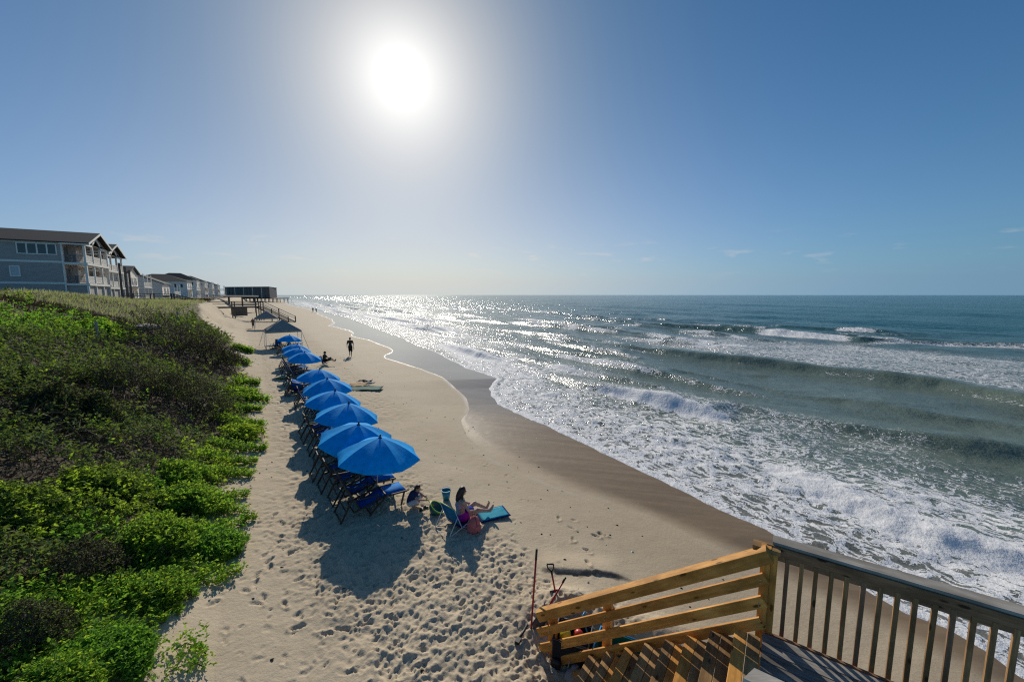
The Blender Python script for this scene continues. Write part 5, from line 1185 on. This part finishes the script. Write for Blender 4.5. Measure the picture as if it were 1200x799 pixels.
q = un(520.5, 590, 0); bk_ = lathe_thing('sand_bucket', 'tall teal sand bucket standing behind the low chair', 'bucket', (q.x, q.y + .35, gz(q.x, q.y + .35)), (('tub', [(0, .005), (.085, .0), (.125, .27), (.118, .27), (.080, .02), (0, .02)], m_teal), ('rim', [(.122, .26), (.136, .262), (.136, .285), (.120, .285), (.122, .26)], m_teal2)))
mb = MB(); mb.tube([(-.13, 0, .27), (-.10, .05, .33), (0, .08, .37), (.10, .05, .33), (.13, 0, .27)], .006, 6); mb.build('handle', m_whitetube, bk_)
q = un(508, 599, 0); lathe_thing('toy_basin', 'green and teal basin of toys with a lime rim, left of the low chair', 'basin', (q.x, q.y, gz(q.x, q.y)), (('bowl', [(0, .02), (.12, .0), (.20, .10), (.21, .18), (.195, .18), (.185, .10), (0, .04)], mat('dark_green_plastic', (.01, .12, .10), .4)), ('rim', [(.20, .175), (.222, .178), (.222, .20), (.198, .20), (.20, .175)], m_lime)), rot=Matrix.Rotation(R(35), 3, 'Y'))
for k, (px, py, lb) in enumerate(((493, 597, 'small dark toy lying on the sand in front of the crouching child'), (498, 594, 'second little dark toy on the sand, nearer the toy basin'))):
    q = un(px, py, 0); mb = MB(); mb.lathe([(0, .07), (.03, .065), (.05, .0), (.0, .0)], 8); mb.ball((.05, 0, .02), (.05, .03, .025), 8); o = mb.build('sand_toy', m_dark, None, loc=(0, 0, 0)); o.location = (q.x, q.y, gz(q.x, q.y)); tag(o, lb, 'toy', 'sand toys by the child')
# man walking away along the wet sand
m_shirt = cloth('dark_olive_shirt', (.055, .055, .038), 0); m_short = cloth('black_shorts', (.02, .02, .022), 0); m_khaki = cloth('khaki_shorts', (.12, .10, .07), 0)
q = un(411, 418.2, -.25); man, P, V = person('man in dark shirt and shorts walking along the wet sand with sandals in one hand', (q.x, q.y, gz(q.x, q.y)), R(105), WALK, 1.80, m_skin, m_shirt, m_short, m_hairb, False, .014)
mb = MB(); w_ = V['wr']; 
for dx in (0, .06): mb.box((w_.x + dx, w_.y - .03, w_.z - .20), (.10, .03, .26))
c_, s_ = math.cos(R(105)), math.sin(R(105)); o = mb.build('sandals', m_dark, None, loc=(0, 0, 0)); o.location = man.location; o.rotation_euler = man.rotation_euler; tag(o, 'pair of dark sandals carried by the walking man', 'sandals')
q = un(381, 427, -.02); person('person sitting in dark clothes on a low seat beside the seventh umbrella, legs stretched seaward', (q.x, q.y, gz(q.x, q.y) + .18), R(10), SIT, 1.72, m_skin, m_shirt, m_short, m_hairb, False, .016, leg_cover=.6)
o = copy_tree(low) if False else None
sq = thing('low_beach_chair', 'low dark folding chair under the person sitting beside the umbrellas', 'beach chair', (q.x, q.y, gz(q.x, q.y) + .06), R(10)); sheet('backrest', [(-.16, .14), (-.3, .45), (-.36, .66)], .26, m_navy, sq); sheet('seat', [(-.18, .12), (.0, .09), (.28, .16)], .26, m_navy, sq)
for y in (-.27, .27): mb = MB(); mb.tube([(-.36, y, .68), (-.14, y, .12), (.1, y, -.07)], .013, 6); mb.tube([(.28, y, .16), (-.4, y, -.07)], .013, 6); mb.build('frame_tube', m_dark, sq)
q = un(297, 385, 0); person('person standing in brown clothes at the left of the farther grey canopy', (q.x, q.y, gz(q.x, q.y)), R(-60), STAND, 1.72, m_skin, cloth('brown_shirt', (.10, .07, .05), 0), m_khaki, m_hairb, False, .02)
for k, (px, rz_, lb) in enumerate(((366.8, 100, 'left one of two dark figures walking side by side far down the beach'), (370.6, 95, 'right one of two dark figures walking side by side far down the beach'))):
    q = un(px, 366, -.55); person(lb, (q.x, q.y, gz(q.x, q.y)), R(rz_), WALK, 1.8 - .08 * k, m_skin, m_short, m_short, m_hairb, False, .024, 'far couple at the waterline')
for k, (px, lb) in enumerate(((324, 'leftmost tiny figure on the far beach below the pier building'), (334, 'left one of a tiny pair of figures at the far waterline'), (336.5, 'right one of a tiny pair of figures at the far waterline'), (341.5, 'rightmost tiny figure at the far waterline'))):
    q = un(px, 352.6, -.6); person(lb, (q.x, q.y, gz(q.x, q.y)), R(80 + 30 * k), STAND, 1.75, m_skin, m_short, m_short, m_hairb, False, .04, 'tiny figures on the far beach')

# ================================================================== TOOLS AND CARTS BY THE STAIRS
m_red = mat('red_handle', (.40, .012, .015), .4); m_blk = mat('black_grip', (.012, .012, .013), .5); m_blade = mat('worn_steel', (.12, .12, .12), .45, Metallic=.8)
def tool(label, foot, top, kind, name='sand_shovel'):
    foot, top = Vector(foot), Vector(top); root = thing(name, label, 'shovel' if kind != 'pole' else 'pole', foot, 0, 'red handled tools by the stairs'); d = (top - foot); L = d.length; d.normalize()
    mb = MB(); mb.tube([Vector((0, 0, 0)), d * (L * (.88 if kind != 'd' else .80))], .016, 10); mb.build('shaft', m_red, root)
    if kind == 'd':
        s = Vector((1, 0, 0)); a = d * L * .80; mb = MB(); mb.tube([a, a + d * .07], .02, 8); mb.tube([a + d * .06, a + d * .13 - s * .055, a + d * .21 - s * .06], .012, 8); mb.tube([a + d * .06, a + d * .13 + s * .055, a + d * .21 + s * .06], .012, 8); mb.tube([a + d * .21 - s * .065, a + d * .21 + s * .065], .015, 8); mb.build('grip', m_blk, root)
    else: mb = MB(); mb.tube([d * (L * .86), d * L], .019, 10); mb.build('grip', m_blk, root)
    mb = MB()
    if kind == 'pole': mb.tube([d * .0, -d * .25], [.020, .006], 8)
    else:
        s = d.cross(Vector((0, 1, 0))).normalized(); n = s.cross(d)
        mb.add([s * -.10 + d * .03, s * .10 + d * .03, s * .11 - d * .16, -d * .26, s * -.11 - d * .16, n * .03 + d * .02, n * .025 - d * .16], [(0, 5, 6, 4), (5, 1, 2, 6), (4, 6, 3), (6, 2, 3)], 0, True)
    o = mb.build('blade' if kind != 'pole' else 'tip', m_blade, root)
    if kind != 'pole': md = o.modifiers.new('t', 'SOLIDIFY'); md.thickness = .006
    return root
def tower(px, py, base):                                       # the point on the view line nearest above a base
    r = un(px, py, 0) - Vector((0, 0, CAMH)); b = Vector(base); t_ = (b.y) / r.y; return Vector((0, 0, CAMH)) + r * t_
bs = un(622.5, 735, -.05); tp = tower(629, 643, bs); tool('tall thin red pole with black top standing alone left of the stair rail', bs, tp, 'pole', 'red_pole')
bs = Vector((.80, 6.85, .15)); tp = tower(646, 668, bs); tool('red shovel with black D shaped grip stuck upright in the sand heap', bs, tp, 'd')
bs = Vector((.52, 6.35, .05)); tp = tower(663, 676, (0, 6.7, 0)); tool('red shovel with straight black grip leaning to the right beside the other one', bs, tp, 's')
q = un(612, 735, 0); mb = MB(); mb.tube([(-.16, -.06, .03), (.16, .05, .07)], .022, 8); mb.box((-.15, -.06, .04), (.10, .08, .05), Matrix.Rotation(.4, 3, 'Z')); o = mb.build('black_clamp', m_blk, None, loc=(0, 0, 0)); o.location = (q.x, q.y - .1, gz(q.x, q.y - .1) + .02); o.rotation_euler = (0, 0, .7); tag(o, 'short black tool lying on the sand at the foot of the red pole', 'tool')
def crate(label, x, y, L, W, Hh, rz, mbody, mframe, name='beach_cart', cat='cart'):
    root = thing(name, label, cat, (x, y, gz(x, y) + .12), rz)
    F = [(-1, 0, L, 'x'), ]
    mb = MB(); t_ = .015; mb.box((0, -W / 2, Hh / 2), (L, t_, Hh)); mb.box((0, W / 2, Hh / 2), (L, t_, Hh)); mb.box((-L / 2, 0, Hh / 2), (t_, W, Hh)); mb.box((L / 2, 0, Hh / 2), (t_, W, Hh)); mb.box((0, 0, .01), (L, W, t_)); mb.build('basket', mbody, root)
    for sx in (-1, 1):
        for sy in (-1, 1):
            mb = MB(); mb.tube([(sx * L / 2, sy * W / 2, 0), (sx * L / 2, sy * W / 2, Hh + .03)], .014, 6); mb.build('corner_tube', mframe, root)
            mb = MB(); rot = Matrix.Rotation(PI / 2, 3, 'X'); mb.lathe([(0, -.03), (.08, -.03), (.085, 0), (.08, .03), (0, .03)], 14, (sx * L * .38, sy * (W / 2 + .05), -.03), rot=rot); mb.build('wheel', m_blk, root)
        mb = MB(); mb.tube([(sx * L / 2, -W / 2, Hh + .02), (sx * L / 2, W / 2, Hh + .02)], .013, 6); mb.build('end_rail', mframe, root)
    for sy in (-1, 1): mb = MB(); mb.tube([(-L / 2, sy * W / 2, Hh + .02), (L / 2, sy * W / 2, Hh + .02)], .013, 6); mb.build('side_rail', mframe, root)
    mb = MB(); mb.tube([(-L / 2, 0, .1), (-L / 2 - .18, 0, Hh + .1), (-L / 2 - .22, 0, Hh + .35)], .012, 6); mb.tube([(-L / 2 - .22, -.09, Hh + .35), (-L / 2 - .22, .09, Hh + .35)], .014, 6); mb.build('pull_handle', mframe, root)
    return root
m_tealc = cloth('teal_cart_canvas', (.01, .16, .18), .1); m_bluet = mat('bright_blue_tube', (.02, .22, .50), .4)
crate('teal folding beach cart with bright blue tubing, seen through the stair rails', 1.68, 5.62, .75, .50, .38, R(-28), m_tealc, m_bluet)
crate('dark grey beach cart full of toys under the lower end of the stair rail', .98, 5.85, .55, .45, .32, R(-20), cloth('charcoal_canvas', (.03, .03, .035), 0), m_dark)
for k, (dx, dy, cc, r_b, lb) in enumerate(((-.12, .05, (.60, .55, .04), .10, 'yellow ball in the dark cart behind the stair rail'), (.10, .06, (.50, .04, .03), .085, 'red ball in the dark cart behind the stair rail'), (.20, -.08, (.02, .05, .30), .07, 'dark blue toy ball at the edge of the dark cart'))):
    mb = MB(); mb.lathe([(0.0, -r_b), (r_b * .5, -r_b * .86), (r_b * .87, -r_b * .5), (r_b, 0), (r_b * .87, r_b * .5), (r_b * .5, r_b * .86), (.0, r_b)], 16); o = mb.build('toy_ball', mat('toy_%d' % k, cc, .4), None, loc=(0, 0, 0)); o.location = (.98 + dx, 5.85 + dy, gz(.98, 5.85) + .36); tag(o, lb, 'ball', 'toys in the dark cart')
def bag(label, x, y, col, sc, z=0):
    root = thing('beach_bag', label, 'bag', (x, y, gz(x, y) + z), random.uniform(0, 2)); m = cloth('bag_' + label.split()[0], col, 0)
    mb = MB(); mb.ball((0, 0, .12 * sc), (.20 * sc, .12 * sc, .14 * sc), 14); mb.ball((.05, .02, .2 * sc), (.12 * sc, .09 * sc, .10 * sc), 12); fused(mb, 'bag_body', m, root, .014)
    for s_ in (-1, 1): mb = MB(); mb.tube([(-.10 * sc, .05 * s_, .24 * sc), (-.05 * sc, .06 * s_, .36 * sc), (.05 * sc, .06 * s_, .36 * sc), (.10 * sc, .05 * s_, .24 * sc)], .009, 6); mb.build('strap', m, root)
bag('turquoise crumpled beach bag to the right of the teal cart', 2.15, 5.5, (.02, .28, .42), .9)
bag('teal soft bag on the sand under the second stair board', 2.3, 5.2, (.01, .17, .20), .9)
bag('pale bag lying beside the foot of the stair rail', .95, 5.55, (.35, .34, .32), .8)

# scraps of weed and shell scattered on the drier sand
mb = MB(); rr = random.Random(11)
for i in range(230):
    u_, v_ = rr.uniform(-.5, 8.2), 4 + 40 * rr.random() ** 1.5; x_, y_ = xy_of(u_, v_)
    if math.hypot(x_ - 1.6, y_ - 5.2) < 1.9: continue
    g = gz(x_, y_) + .006; r0 = rr.uniform(.012, .035) * (1 + v_ * .02); a0 = rr.uniform(0, 6.3)
    pts = [Vector((x_ + r0 * rr.uniform(.5, 1.4) * math.cos(a0 + k * 1.05), y_ + r0 * rr.uniform(.3, .9) * math.sin(a0 + k * 1.05), g)) for k in range(6)]
    mb.add(pts + [Vector((x_, y_, g + r0 * .45))], [(k, (k + 1) % 6, 6) for k in range(6)], 0 if rr.random() < .75 else 1)
o = mb.build('seaweed_bits', [mat('dry_weed', (.045, .035, .022), .9), mat('shell', (.6, .56, .5), .5)], None); tag(o, 'small scraps of dark weed and shell scattered over the sand', 'debris', kind='stuff')
